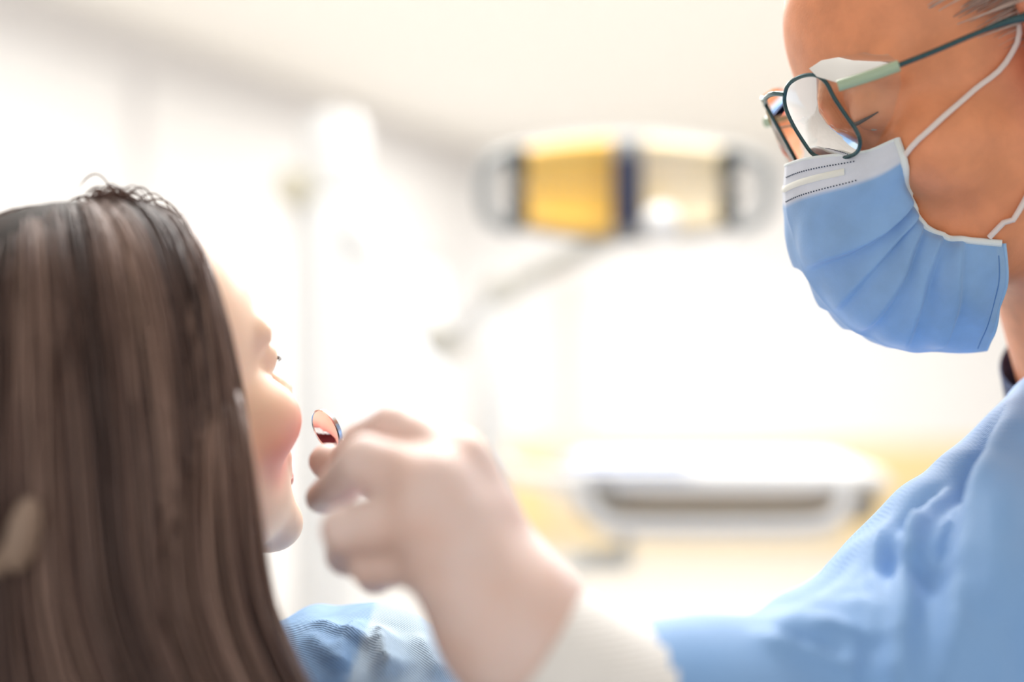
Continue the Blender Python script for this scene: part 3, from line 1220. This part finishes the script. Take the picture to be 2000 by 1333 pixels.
C = (1 - vv) * MID[:, None] + vv * SIDE[:, None] + (1 - uu) * TOP[None] + uu * BOT[None] \
    - ((1 - uu) * (1 - vv) * MID[0] + (1 - uu) * vv * SIDE[0] + uu * (1 - vv) * MID[-1] + uu * vv * SIDE[-1])


def gridn(Gd):
    a = np.gradient(Gd, axis=0)
    b = np.gradient(Gd, axis=1)
    n = np.cross(a, b)
    n /= np.linalg.norm(n, axis=2, keepdims=True) + 1e-12
    return n


Nn = gridn(C)
if (Nn[NU // 2, NV // 2] @ np.array([0, 1.0, 0])) > 0:
    Nn = -Nn
U2, V2 = uu[..., 0], vv[..., 0]
bulge = 0.010 * np.sin(np.pi * V2) ** 0.8 * (0.35 + 0.65 * np.sin(np.pi * U2))
C = C + Nn * bulge[..., None]
# keep it off the face
fc = C.reshape(-1, 3)
prims_head = head_prims(HD)
hull = [ell((0.045, 0, -0.045), (0.056, 0.062, 0.062), HD, 0.03), cap((0.104, 0, -0.034), (0.078, 0, -0.104), 0.014, 0.022, HD, 0.045),
        cap((0.0, 0.056, -0.050), (0.062, 0.014, -0.100), 0.020, 0.018, HD, 0.03), cap((0.0, -0.056, -0.050), (0.062, -0.014, -0.100), 0.020, 0.018, HD, 0.03),
        ell((0.058, 0.044, -0.034), (0.027, 0.025, 0.026), HD, 0.03), ell((0.058, -0.044, -0.034), (0.027, 0.025, 0.026), HD, 0.03),
        ell((0.024, 0, -0.082), (0.052, 0.05, 0.034), HD, 0.03)]


def soften(Gd, it):
    for _ in range(it):
        Gd[1:-1, 1:-1] = 0.5 * Gd[1:-1, 1:-1] + 0.125 * (Gd[2:, 1:-1] + Gd[:-2, 1:-1] + Gd[1:-1, 2:] + Gd[1:-1, :-2])
    return Gd


for _k in range(6):
    f = sdf_points(hull, fc)
    e = 1e-3
    gr = np.stack([sdf_points(hull, fc + np.eye(3)[j] * e) - f for j in range(3)], -1) / e
    gr /= np.linalg.norm(gr, axis=1, keepdims=True) + 1e-9
    gr -= (gr @ Ld)[:, None] * Ld * (fc @ Ld < Hd @ Ld + 0.004)[:, None]
    fc = fc + gr * np.maximum(0.0030 - f, 0)[:, None]
    if _k < 5:
        fc = soften(fc.reshape(NU, NV, 3), 12).reshape(-1, 3)
C = fc.reshape(NU, NV, 3)
C = C + (SIDE - C[:, -1])[:, None] * (V2 ** 5)[..., None]
Nn = gridn(C)
if (Nn[NU // 2, NV // 2] @ np.array([0, 1.0, 0])) > 0:
    Nn = -Nn
# pleats: ledges running across from the bunched side binding
ple = np.zeros((NU, NV))
for u0, h, skew, wd in ((0.345, 0.0062, 0.03, 0.11), (0.47, 0.0040, 0.0, 0.07), (0.575, 0.0066, -0.03, 0.10), (0.70, 0.0062, -0.05, 0.10), (0.82, 0.0046, -0.02, 0.07)):
    x = (U2 - (u0 + skew * (V2 - 0.5) + 0.010 * np.sin(5 * V2 + u0 * 30))) / wd
    led = np.where(x < 0, np.exp(-(x / 1.0) ** 2), np.exp(-(x / 0.12) ** 2))
    ple += h * led * smooth01(V2 / 0.30) * smooth01((1.03 - V2) / 0.10)
wr2 = 0.0007 * np.sin(24 * U2 + 7 * V2) * np.sin(9 * V2 + 5 * U2) + 0.0003 * np.sin(40 * U2 + 12 * V2 + 3 * np.sin(9 * U2))
ple += wr2 * smooth01((U2 - 0.12) / 0.1)
C2 = C + Nn * ple[..., None]
far = HD.to_local(C2.reshape(-1, 3)).reshape(NU, NV, 3)
far[..., 1] *= -1
FARC = (HD.to_world(far.reshape(-1, 3))).reshape(NU, NV, 3)
full = np.concatenate([FARC[:, :0:-1], C2], 1)
nv = full.shape[1]
ii, jj = np.meshgrid(np.arange(NU - 1), np.arange(nv - 1), indexing='ij')
a = (ii * nv + jj).ravel()
Fm = np.stack([a, a + 1, a + nv + 1, a + nv], -1)
ub = np.repeat(np.linspace(0, 1, NU), nv)
mc1, mc2, mc3 = np.array(lin((140, 182, 230))), np.array(lin((224, 230, 242))), np.array(lin((124, 168, 214)))
colm = np.tile(mc1, (NU * nv, 1))
wt = smooth01((0.135 - ub) / 0.02)[:, None]
colm = colm * (1 - wt) + mc2 * wt
wbt = smooth01((ub - 0.955) / 0.01)[:, None]
colm = colm * (1 - wbt) + np.array(lin((150, 188, 228))) * wbt
M_mask = mat('blue_mask_fabric', (0.4, 0.6, 0.85), 0.6, attr='col', sheen=0.2, bump=0.25, bscale=900, bdist=0.0004, noise=0.14, nscale=45)
o = netobj('mask_fabric', full.reshape(-1, 3), Fm, M_mask, mask, colm)
sm = o.modifiers.new('thickness', 'SOLIDIFY')
sm.thickness = 0.0007
sm.offset = 0
M_bind = mat('white_binding', lin((232, 240, 240)), 0.6, bump=0.3, bscale=600)
for E in (C2[:, -1], FARC[:, -1]):
    mb = MB()
    mb.tube(E[::3] + Nn[::3, -1] * 0.0002, 0.0019, 10)
    mb.build('side_binding', M_bind, mask)
for q, n_ in ((0, 'top_edge'), (-1, 'bottom_edge')):
    mb = MB()
    mb.tube(full[q][::2], 0.0009, 8)
    mb.build(n_, M_bind if q == 0 else mat('blue_hem', lin((150, 190, 228)), 0.6), mask)
# nose wire under the top band and its stitching
iu = int(0.062 * NU), int(0.092 * NU)
strip = []
mb = MB()
ca = C2[(iu[0] + iu[1]) // 2] + Nn[(iu[0] + iu[1]) // 2] * 0.0006
fa_ = FARC[(iu[0] + iu[1]) // 2]
wirepts = np.concatenate([fa_[30:0:-1], ca[:36]], 0)
mb.tube(wirepts[::2], 0.0019, 10, flat=(Nn[8, 10], 0.35))
mb.build('nose_wire', mat('cream_wire_sleeve', lin((238, 240, 232)), 0.5), mask)
mb = MB()
for row in (int(0.045 * NU), int(0.118 * NU)):
    E = spline(C2[row, 1:40] + Nn[row, 1:40] * 0.0007, 58)
    for k in range(0, 58, 1):
        if k % 2 == 0:
            mb.ball(E[k], 0.00042, u=6, v=4)
so = mb.build('stitching', mat('dark_stitch', lin((70, 84, 104)), 0.8), mask)  # small dark stitch dots
so['kind'] = 'stuff'
mb = MB()
for row in (int(0.965 * NU), ):
    E = spline(C2[row, 4:56] + Nn[row, 4:56] * 0.0004, 30)
    mb.tube(E, 0.0003, 6)
mb.build('hem_seam', mat('seam_blue', lin((90, 134, 190)), 0.7), mask)
# ear loops
M_loop = mat('white_elastic', lin((236, 224, 218)), 0.6)
ear = HD.to_world((-0.012, 0.090, 0.022))
for pxs in (((1768, 303), (1830, 240), (1900, 178), (1975, 106)), ((1932, 464), (1965, 430), (1998, 398))):
    pts = [on_surface(TREE, x, y, 0.0022, lat(x, y, 0.07)) for x, y in pxs]
    pts = [p if float((p - Hd) @ Ld) > 0.03 else lat(x, y, 0.07) for p, (x, y) in zip(pts, pxs)]
    end = HD.to_world((-0.012, 0.078, 0.032)) if len(pxs) == 4 else HD.to_world((-0.026, 0.079, -0.012))
    pts.append(end)
    pts = spline(pts, 24)
    for i_, q in enumerate(pts[1:], 1):
        co, no, _f, _d = TREE.find_nearest(Vector(q))
        gap = (Vector(q) - co).dot(no)
        if gap < 0.0016:
            pts[i_] = np.array(co + no * 0.0016)
    mb = MB()
    mb.tube(spline(pts, 24), 0.0015, 10)
    mb.build('ear_loop', M_loop, mask)
    loc = HD.to_local(np.array(pts))
    loc[:, 1] *= -1
    mb = MB()
    mb.tube(spline(HD.to_world(loc), 24), 0.0015, 10)
    mb.build('ear_loop', M_loop, mask)

# ------------------------------------------------------------------ safety glasses
glasses = thing('safety_glasses', 'clear safety glasses with slim dark green wire frame and side shields, worn above the mask', 'glasses', HD.to_world((0.1, 0, 0)))
lens_c = HD.to_world((0.1050, 0.034, -0.010))
lens_n = HD.R.T @ np.array([1.0, 0.36, -0.10])
lens_n /= np.linalg.norm(lens_n)
rim_px = [(1533, 184), (1542, 163), (1566, 149), (1592, 147), (1613, 161), (1630, 192), (1654, 228), (1672, 254), (1680, 278), (1672, 299), (1645, 309), (1612, 309), (1588, 301), (1566, 272), (1546, 238), (1534, 208)]
RIM = [HD.to_local(ray_plane(x, y, lens_c, lens_n)) for x, y in rim_px]
RIM = np.array(RIM)
print('rim local', RIM.min(0), RIM.max(0))
M_rim = mat('dark_green_metal', lin((62, 88, 92)), 0.22, 0.7)
M_lens = clear_mat('clear_lens', (0.96, 0.98, 0.975), 0.9)
M_shield = clear_mat('clear_side_shield', (0.90, 0.94, 0.93), 1.1)
M_tint = mat('green_translucent_plastic', lin((168, 190, 160)), 0.08, coat=0.8)


def closed_spline(p, n):
    p = np.asarray(p)
    q = spline(np.vstack([p[-3:], p, p[:3]]), n * 2)
    # keep the part between the original first point and its repeat
    d0 = np.argmin(np.linalg.norm(q[:n] - p[0], axis=1))
    d1 = n + np.argmin(np.linalg.norm(q[n:] - p[0], axis=1))
    return q[d0:d1]


for s in (1, -1):
    R_ = RIM.copy()
    R_[:, 1] *= s
    pts = closed_spline(HD.to_world(R_), 60)
    mb = MB()
    mb.tube(pts, 0.0011, 10, closed=True)
    mb.build('rim', M_rim, glasses)
    c = pts.mean(0)
    n = len(pts)
    nn = HD.R.T @ np.array([1.0, 0.36 * s, -0.1])
    V = [c + nn * 0.0035] + [c + (p - c) * 0.55 + nn * 0.0026 for p in pts] + list(pts)
    F = [(0, 1 + i, 1 + (i + 1) % n) for i in range(n)] + [(1 + i, 1 + n + i, 1 + n + (i + 1) % n, 1 + (i + 1) % n) for i in range(n)]
    pyobj('lens', V, F, M_lens, glasses)
    # side shield: upright plate along the temple and a top flange towards the brow
    sp = [(1640, 163, .058), (1700, 143, .063), (1757, 124, .069), (1760, 165, .069), (1745, 222, .068), (1712, 282, .063), (1690, 300, .058), (1680, 270, .057), (1655, 215, .057)]
    P3 = HD.to_local(np.array([lat(x, y, q) for x, y, q in sp]))
    P3[:, 1] *= s
    P3 = HD.to_world(P3)
    c = P3.mean(0) + Ld * s * 0.003
    pyobj('side_shield', [c] + list(P3), [(0, 1 + i, 1 + (i + 1) % len(P3)) for i in range(len(P3))], M_shield, glasses)
    tp = [(1640, 163, .058), (1596, 150, .046), (1580, 134, .040), (1604, 118, .041), (1700, 100, .050), (1733, 104, .058), (1757, 122, .068), (1700, 143, .063)]
    P3 = HD.to_local(np.array([lat(x, y, q) for x, y, q in tp]))
    P3[:, 1] *= s
    P3 = HD.to_world(P3)
    c = P3.mean(0) + Ud * 0.002
    pyobj('top_shield', [c] + list(P3), [(0, 1 + i, 1 + (i + 1) % len(P3)) for i in range(len(P3))], M_shield, glasses)
    hg = HD.to_local(np.array([lat(1636, 168, .060), lat(1700, 148, .0655), lat(1756, 128, .071)]))
    tm = HD.to_local(np.array([lat(1752, 129, .071), lat(1830, 98, .076), lat(1920, 60, .082), lat(1990, 36, .086), lat(2060, 30, .086), lat(2110, 60, .083)]))
    for A_ in (hg, tm):
        A_[:, 1] *= s
    mb = MB()
    mb.tube(spline(HD.to_world(hg), 12), 0.0030, 12)
    mb.build('hinge_sleeve', M_tint, glasses)
    mb = MB()
    mb.tube(spline(HD.to_world(tm), 30), [0.0014 + 0.0013 * min(1, max(0, (i - 13) / 8)) for i in range(30)], 10)
    mb.build('temple', M_rim, glasses)
# bridge and nose pads
inner = RIM[np.argmin(RIM[:, 1])]
bp = RIM[0]
bpts = [HD.to_world(q) for q in (bp, (bp[0] + 0.002, bp[1] * 0.4, bp[2] + 0.003), (bp[0] + 0.002, -bp[1] * 0.4, bp[2] + 0.003), bp * np.array([1, -1, 1]))]
mb = MB()
mb.tube(spline(bpts, 14), 0.0014, 10)
mb.build('bridge', M_rim, glasses)
for s in (1, -1):
    mb = MB()
    q = RIM[14].copy()
    q[1] *= s
    pad = HD.to_world(q + np.array([-0.008, -s * 0.003, -0.002]))
    mb.tube([HD.to_world(q), pad], 0.0007, 8)
    mb.ball(pad, (0.0022, 0.0040, 0.0022), u=12, v=8)
    mb.build('nose_pad', clear_mat('clear_pad', (0.8, 0.85, 0.85), 1.5), glasses)

# ------------------------------------------------------------------ PATIENT
ya, pa = math.radians(50), math.radians(22)
Fp = np.array([math.cos(pa) * math.cos(ya), math.cos(pa) * math.sin(ya), math.sin(pa)])
Lp = np.array([-math.sin(ya), math.cos(ya), 0])
Up = np.cross(Fp, Lp)
HPO = P(240, 796, 0.695)
HP = Frame(HPO, Fp, Lp, Up, 0.835)
pat = thing('person', 'patient with long brown hair and pale blue bib, face turned towards the mouth mirror', 'person', (-0.10, 0.95, 0.62))
pb_ = head_prims(HP, mouth_open=1.0, female=True)
neck0 = HP.to_world((-0.028, 0, -0.07))
NBP = np.array([-0.205, 0.680, 1.075])
fdir = np.array([0.60, 0.80, 0])
ldir = np.array([-0.80, 0.60, 0])
PCH = NBP + np.array([0.02, 0.03, -0.13])
PHIP = np.array([-0.06, 0.92, 0.66])
pbody = [
    cap(neck0, NBP, 0.050, 0.054, k=0.03),
    cap(NBP + np.array([0, 0, -0.03]), NBP - ldir * 0.165 + np.array([0, 0, -0.06]), 0.040, 0.045, k=0.03),
    cap(NBP + np.array([0, 0, -0.03]), NBP + ldir * 0.165 + np.array([0, 0, -0.06]), 0.040, 0.045, k=0.03),
    cap(PCH, PHIP, 0.115, 0.125, k=0.05),
]
for s in (-1, 1):
    a = NBP + ldir * 0.165 * s + np.array([0, 0, -0.06])
    b = a + fdir * 0.08 + np.array([0, 0, -0.26])
    c = b + fdir * 0.22 - ldir * s * 0.06
    pbody += [cap(a, b, 0.044, 0.036, k=0.02), cap(b, c, 0.034, 0.024, k=0.02), ell(c + fdir * 0.07, (0.045, 0.045, 0.018), k=0.015)]
    h = PHIP + ldir * s * 0.085
    kn = h + fdir * 0.42 + np.array([0, 0, 0.02])
    ft = kn + fdir * 0.32 + np.array([0, 0, -0.14])
    pbody += [cap(h, kn, 0.082, 0.058, k=0.03), cap(kn, ft, 0.055, 0.038, k=0.02), cap(ft, ft + fdir * 0.12 + np.array([0, 0, 0.09]), 0.04, 0.03, k=0.02)]
xs = axis([(-0.50, -0.32, .01), (-0.32, -0.06, .003), (-0.06, 0.66, .012)])
ys = axis([(0.45, 0.60, .01), (0.60, 0.86, .003), (0.86, 1.9, .014)])
zs = axis([(0.40, 1.02, .013), (1.02, 1.10, .005), (1.10, 1.40, .003)])
Vp, Fq_ = sdf_mesh(pb_ + pbody, xs, ys, zs)
Vp = relax(Vp, Fq_, 1, 0.4)
ql = HP.to_local(Vp)
sk = np.array(lin((246, 206, 176)))
bl = np.array(lin((238, 112, 98)))
lp = np.array(lin((196, 66, 66)))
inn = np.array(lin((110, 30, 34)))
cp_ = np.tile(sk, (len(Vp), 1))
ay = np.abs(ql[:, 1])
wb_ = np.exp(-(((ql[:, 0] - .066) / .034) ** 2 + ((ay - .042) / .030) ** 2 + ((ql[:, 2] + .050) / .026) ** 2) ** 1.5)[:, None] * 1.0
cp_ = cp_ * (1 - wb_) + bl * wb_
wl = np.exp(-(((ql[:, 0] - .094) / .016) ** 2 + (ay / .026) ** 2 + ((ql[:, 2] + .080) / .020) ** 2) ** 3)[:, None]
cp_ = cp_ * (1 - wl) + lp * wl
wi = (smooth01((0.0885 - ql[:, 0]) / .004) * (ay < .02) * (ql[:, 0] > 0.055) * (np.abs(ql[:, 2] + .0795) < .0135))[:, None]
cp_ = cp_ * (1 - wi) + inn * wi
zb = 0.024 - 0.10 * (ay - 0.034) ** 2 / 0.034
wbw = (np.exp(-((ql[:, 2] - zb) / .004) ** 2) * smooth01((ay - .012) / .006) * smooth01((.058 - ay) / .008) * (ql[:, 0] > .05))[:, None] * 0.8
cp_ = cp_ * (1 - wbw) + np.array(lin((90, 60, 46))) * wbw
M_pskin = mat('fair_skin', (0.8, 0.6, 0.5), 0.45, sss=0.18, sss_scale=0.008, attr='col')
netobj('body', Vp, Fq_, M_pskin, pat, cp_)
eyes(HP, pat, 0.003)
# upper teeth
for i, ang in enumerate(np.linspace(-0.62, 0.62, 8)):
    q = (0.0685 + 0.021 * math.cos(ang), 0.021 * math.sin(ang) * 1.15, -0.0700)
    mb = MB()
    mb.ball(HP.to_world(q), (0.0028, 0.0034, 0.0048), rot=HP.mat3() @ Matrix.Rotation(ang, 3, 'Z'), u=12, v=8)
    mb.build('tooth', mat('enamel', (0.86, 0.80, 0.72), 0.2) if i == 0 else bpy.data.materials['enamel'], pat)

# bib / gown over the chest
PG = [
    cap(NBP + np.array([0.0, 0.0, -0.055]), NBP - ldir * 0.16 + np.array([0, 0, -0.075]), 0.05, 0.055, k=0.03),
    cap(NBP + np.array([0.0, 0.0, -0.055]), NBP + ldir * 0.16 + np.array([0, 0, -0.075]), 0.05, 0.055, k=0.03),
    cap(PCH, PHIP, 0.13, 0.14, k=0.06),
    ell(P(690, 1330, .775), (0.065, 0.07, 0.038), k=0.03),
    cap(P(740, 1300, .77), P(880, 1450, .76), 0.026, 0.030, k=0.02),
    cap(P(640, 1290, .80), P(560, 1330, .77), 0.024, 0.024, k=0.02),
]
for s in (-1, 1):
    h = PHIP + ldir * s * 0.085
    PG.append(cap(h, h + fdir * 0.44 + np.array([0, 0, 0.02]), 0.10, 0.08, k=0.05))
    a = NBP + ldir * 0.165 * s + np.array([0, 0, -0.06])
    PG.append(cap(a, a + fdir * 0.08 + np.array([0, 0, -0.24]), 0.056, 0.05, k=0.02))
xs = axis([(-0.50, -0.22, .01), (-0.22, -0.0, .0028), (0.0, 0.66, .012)])
ys = axis([(0.45, 0.68, .01), (0.68, 0.86, .0028), (0.86, 1.9, .014)])
zs = axis([(0.46, 0.99, .013), (0.99, 1.14, .0028)])
Vt, Ft = sdf_mesh(PG, xs, ys, zs, 0.03)
pt_tree = bvh(Vt, Ft)


def pp(*pts):
    return [h for h in (on_surface(pt_tree, x, y) for x, y in pts) if h is not None]


Nt = vnormals(Vt, Ft)
fl = [
    (pp((745, 1215), (735, 1250), (742, 1290), (760, 1330)), 0.008, 0.012, 0.003),
    (pp((600, 1215), (660, 1245), (715, 1262), (735, 1255)), 0.005, 0.008, 0.003),
    (pp((590, 1240), (640, 1285), (690, 1310)), 0.005, 0.008, 0.003),
    (pp((700, 1205), (690, 1240), (650, 1290)), 0.004, 0.006, 0.003),
    (pp((800, 1230), (830, 1280), (850, 1330)), 0.004, 0.008, 0.004),
]
fl = [f for f in fl if len(f[0]) >= 3]
Vt = folds(Vt, Nt, fl)
Vt = Vt + Nt * (np.sin(Vt @ np.array([130, 60, -40.0]) + 2 * np.sin(Vt @ np.array([40, -30, 60.0]))) * 0.0012)[:, None]
# paper bib: paler, finely ribbed towards the right
bx = smooth01((Vt[:, 0] + 0.078 - (Vt[:, 2] - 1.10) * 0.3) / 0.004)[:, None]
ct = np.array(lin((126, 166, 210))) * (1 - bx) + np.array(lin((172, 196, 216))) * bx
M_bib = mat('ribbed_blue_cloth', (0.4, 0.6, 0.8), 0.65, attr='col', bump=0.35, bscale=300, bkind='wave', bdist=0.0006, noise=0.15, nscale=60)
netobj('gown', Vt, Ft, M_bib, pat, ct)

# ---- patient hair
ph_ = head_only(HP) + [cap(neck0, NBP, 0.050, 0.054, k=0.03),
                       cap(NBP + np.array([0, 0, -0.05]), NBP - ldir * 0.165 + np.array([0, 0, -0.07]), 0.055, 0.055, k=0.03),
                       cap(NBP + np.array([0, 0, -0.05]), NBP + ldir * 0.165 + np.array([0, 0, -0.07]), 0.055, 0.055, k=0.03),
                       ell((0.0, 0.074, -0.02), (0.03, 0.02, 0.05), HP, 0.02), ell((0.0, -0.074, -0.02), (0.03, 0.02, 0.05), HP, 0.02)]


def hairline_p(q):
    # top and sides back from the forehead, and down behind the cheek
    return (q[:, 0] < front_x(q) - 0.003) & (q[:, 2] > 0.015) & ((q[:, 2] > 0.075) | (np.abs(q[:, 1]) > 0.045) | (q[:, 0] < 0))


def front_x(q):
    return np.interp(q[:, 2], [-.30, -.20, -.16, -.12, -.08, -.02, .02, .06, .094], [.055, .044, .032, .022, .018, .026, .036, .041, .030]) \
        + 0.7 * np.clip(0.072 - np.abs(q[:, 1]), 0, 0.06)


def hair_limit(p):
    q = HP.to_local(p)
    ex = np.maximum(q[:, 0] - front_x(q) - jit, 0) * 0.8
    return p - (HP.R[0] * HP.k)[None, :] * ex[:, None]


NH = 9000
jit = rng.uniform(-0.003, 0.002, NH)
rt = scalp_points(HP, NH, hairline_p)
edge = rt.copy()
nrm_ = (rt - np.array([-0.012, 0, 0.035])) / np.array([0.1, 0.078, 0.089]) ** 2
nrm_ /= np.linalg.norm(nrm_, axis=1, keepdims=True)
roots = HP.to_world(rt)
# away from the middle parting, then down
sd = np.sign(rt[:, 1] + rng.normal(0, 0.004, NH))
dl = np.stack([np.full(NH, -0.45) + 0.3 * (rt[:, 0] < -0.03) * -1, sd * 1.0, np.full(NH, -0.1)], -1) + rng.normal(0, 0.04, (NH, 3))
back = smooth01((-0.015 - rt[:, 0]) / 0.05)[:, None]
dl = dl * (1 - back) + np.stack([np.full(NH, -0.5), sd * 0.12 + 0.3 * rt[:, 1] / 0.07, np.full(NH, -0.7)], -1) * back
dl = dl - nrm_ * np.minimum(0, 0) - nrm_ * (dl * nrm_).sum(1, keepdims=True)
gdir = np.array([0.05, -0.02, -1.0])


def grav(p, i):
    g = np.tile(gdir, (len(p), 1))
    low = smooth01((1.19 - p[:, 2]) / 0.07)
    front = smooth01((p[:, 0] + 0.215) / 0.05)
    g[:, 0] += 0.75 * low * front
    return g


offs = 0.002 + 0.011 * smooth01((rt[:, 2] - 0.015) / 0.105) + rng.uniform(0, 0.0035, NH)
lens_ = 27
Ls = grow(HP, ph_, roots, dl @ HP.R, lens_, 0.0130, grav, 0.22, offs, 0.012, hair_limit)
h0, h1, h2 = np.array(lin((178, 146, 130))), np.array(lin((116, 88, 78))), np.array(lin((58, 40, 36)))
u = rng.uniform(0, 1, (NH, 1))
clump = 0.5 + 0.5 * np.sin(rt[:, 0] * 160 + 2 * np.sin(rt[:, 2] * 70))[:, None]
u = np.clip(0.55 * u + 0.55 * clump, 0, 1)
hc = np.where(u < 0.5, h0 + (h1 - h0) * u * 2, h1 + (h2 - h1) * (u - 0.5) * 2)
M_phair = hair_mat('brown_hair', 0.40, 0.6)
strands_mesh('hair', Ls, rng.uniform(0.0004, 0.0009, NH), M_phair, pat, hc)
# loose wisps over the crown
NW = 170
wroot = np.tile(P(195, 398, 0.69), (NW, 1)) + rng.normal(0, 0.007, (NW, 3)) * np.array([1, 1, 0.3])
tt = np.linspace(0, 1, 22)[None, :, None]
hgt = (0.004 + 0.009 * rng.uniform(0, 1, (NW, 1, 1)) ** 3) * np.array([0, 0, 1.0])
spn = rng.uniform(0.008, 0.024, (NW, 1, 1)) * np.array([1.0, 0.1, 0]) + np.array([0, 0, -0.010])
WL = wroot[:, None] + np.sin(tt * math.pi) * hgt + spn * tt
wo = strands_mesh('loose_wisps', WL, rng.uniform(0.00022, 0.0006, NW), M_phair, pat, np.tile(h1, (NW, 1)))
# dense underlayer so that no scalp shows
UL = [
    ell((-0.022, 0, 0.036), (0.101, 0.083, 0.092), HP, 0.02),
    ell((0.135, 0, -0.03), (0.104, 0.115, 0.125), HP, 0.01, 's'),
    ell((0.06, 0, -0.10), (0.075, 0.07, 0.075), HP, 0.01, 's'),
    cap((-0.020, -0.062, 0.0), (-0.045, -0.072, -0.11), 0.022, 0.028, HP, 0.02),
    cap((-0.020, 0.062, 0.0), (-0.045, 0.072, -0.11), 0.022, 0.028, HP, 0.02),
    cap((-0.07, 0, 0.0), (-0.085, 0, -0.15), 0.055, 0.055, HP, 0.03),
]
a = HP.to_world((-0.045, -0.072, -0.11))
UL += [cap(a, a + np.array([0.004, -0.01, -0.12]), 0.030, 0.032, k=0.02), cap(a + np.array([-0.05, 0.01, 0.02]), a + np.array([-0.05, -0.005, -0.13]), 0.032, 0.034, k=0.03)]
xs = axis([(-0.42, -0.02, .005)])
ys = axis([(0.50, 0.90, .005)])
zs = axis([(0.90, 1.40, .005)])
V, F = sdf_mesh(UL, xs, ys, zs, 0.02)
netobj('hair_underlayer', V, F, mat('dark_brown_underhair', lin((44, 28, 22)), 0.6, noise=0.6, nscale=40, stretch=(4, 4, 0.25)), pat)

# ------------------------------------------------------------------ mouth mirror
mir_c = P(637, 840, 0.748)
mn = np.array([-0.71, -0.63, -0.36])
mn /= np.linalg.norm(mn)
mirror = thing('mouth_mirror', 'small round steel mouth mirror held by gloved fingers, reflecting red lips', 'dental mirror', mir_c)
R0 = 0.0112
mb = MB()
mb.lathe([(0.0, -0.0030), (R0 * 0.86, -0.0030), (R0 * 1.0, -0.0018), (R0 * 1.04, 0.0004), (R0 * 0.985, 0.0009), (R0 * 0.955, 0.0003)], mir_c, mn, 64)
mb.build('rim', M_steel, mirror)
q_ = Vector((0, 0, 1)).rotation_difference(Vector(mn))
ring = [np.array(Vector(mir_c) + q_ @ Vector((R0 * 0.965 * math.cos(2 * math.pi * k / 64), R0 * 0.965 * math.sin(2 * math.pi * k / 64), 0.0004))) for k in range(64)]
pyobj('mirror_glass', ring, [tuple(range(64))], mat('mirror_silver', (0.93, 0.93, 0.94), 0.01, 1.0), mirror, smooth=False)
nk = [mir_c - mn * 0.002 + np.array([0.004, 0.001, -0.0075]), P(668, 862, .746), P(682, 876, .738), P(700, 890, .726)]
mb = MB()
mb.tube(spline(nk, 20), 0.0011, 10)
mb.build('neck', M_steel, mirror)
mb = MB()
hd = [P(696, 887, .729), P(706, 895, .723), P(990, 1118, .640)]
mb.tube([hd[0], hd[1], hd[2]], [0.0015, 0.003, 0.0034], 14)
mb.build('mirror_handle', M_steel, mirror)

# ------------------------------------------------------------------ dental chair and stool
M_pad = mat('beige_upholstery', lin((206, 190, 170)), 0.5)
chair = thing('dental_chair', 'beige padded dental chair with headrest under the long-haired patient', 'chair', (0.0, 1.0, 0))
bk = HP.to_world((-0.13, 0, -0.02))
rotc = Matrix.Rotation(math.atan2(fdir[1], fdir[0]), 3, 'Z') @ Matrix.Rotation(-0.25, 3, 'Y')
mb = MB()
mb.box(HP.to_world((-0.178, 0, -0.045)), (0.05, 0.13, 0.12), rot=rotc, bevel=0.022, seg=4)
mb.build('headrest', M_pad, chair)
mb = MB()
mb.ball(P(45, 1045, 0.560), (0.0060, 0.010, 0.0150), rot=Matrix.Rotation(0.2, 3, 'Y'))  # made-up blob for an unclear beige patch by the hair
mb.tube([P(45, 1045, 0.560), HP.to_world((-0.17, -0.03, -0.06))], 0.004, 12)
mb.build('beige_blob', mat('tan_blob', lin((150, 128, 112)), 0.6), chair)
mb = MB()
mb.box(HP.to_world((-0.185, 0, -0.13)), (0.02, 0.05, 0.14), rot=rotc, bevel=0.004)
mb.build('headrest_bar', M_steel, chair)
bc = (NBP + PHIP) / 2 - fdir * 0.185 + np.array([0, 0, -0.07])
mb = MB()
mb.box(bc, (0.07, 0.46, 0.50), rot=rotc, bevel=0.03, seg=4)
mb.build('backrest', M_pad, chair)
rz = Matrix.Rotation(math.atan2(fdir[1], fdir[0]), 3, 'Z')
st = PHIP + fdir * 0.30 + np.array([0, 0, -0.175])
mb = MB()
mb.box(st, (1.05, 0.50, 0.09), rot=rz, bevel=0.035, seg=4)
mb.build('seat', M_pad, chair)
mb = MB()
mb.lathe([(0.30, 0), (0.30, 0.04), (0.14, 0.07), (0.11, st[2] - 0.03)], (st[0], st[1], 0), (0, 0, 1))
mb.build('base', M_white, chair)
stool = thing('stool', 'round padded stool under the gowned dental worker', 'stool', (HIPD[0], HIPD[1], 0))
mb = MB()
mb.lathe([(0.0, 0.40), (0.17, 0.40), (0.20, 0.43), (0.19, 0.47), (0.0, 0.48)], (HIPD[0], HIPD[1], 0), (0, 0, 1))
mb.build('seat', mat('grey_vinyl', (0.4, 0.42, 0.45), 0.5), stool)
mb = MB()
mb.lathe([(0.03, 0.04), (0.025, 0.40)], (HIPD[0], HIPD[1], 0), (0, 0, 1))
mb.build('gas_column', M_steel, stool)
for k in range(5):
    a = 2 * math.pi * k / 5
    p1 = np.array([HIPD[0] + 0.24 * math.cos(a), HIPD[1] + 0.24 * math.sin(a), 0.055])
    mb = MB()
    mb.tube([(HIPD[0], HIPD[1], 0.08), p1], 0.014, 10)
    lg = mb.build('leg', M_steel, stool)
    mb = MB()
    mb.lathe([(0.026, -0.01), (0.026, 0.01)], (p1[0], p1[1], 0.026), (math.sin(a), -math.cos(a), 0))
    mb.build('caster', M_dark, lg)
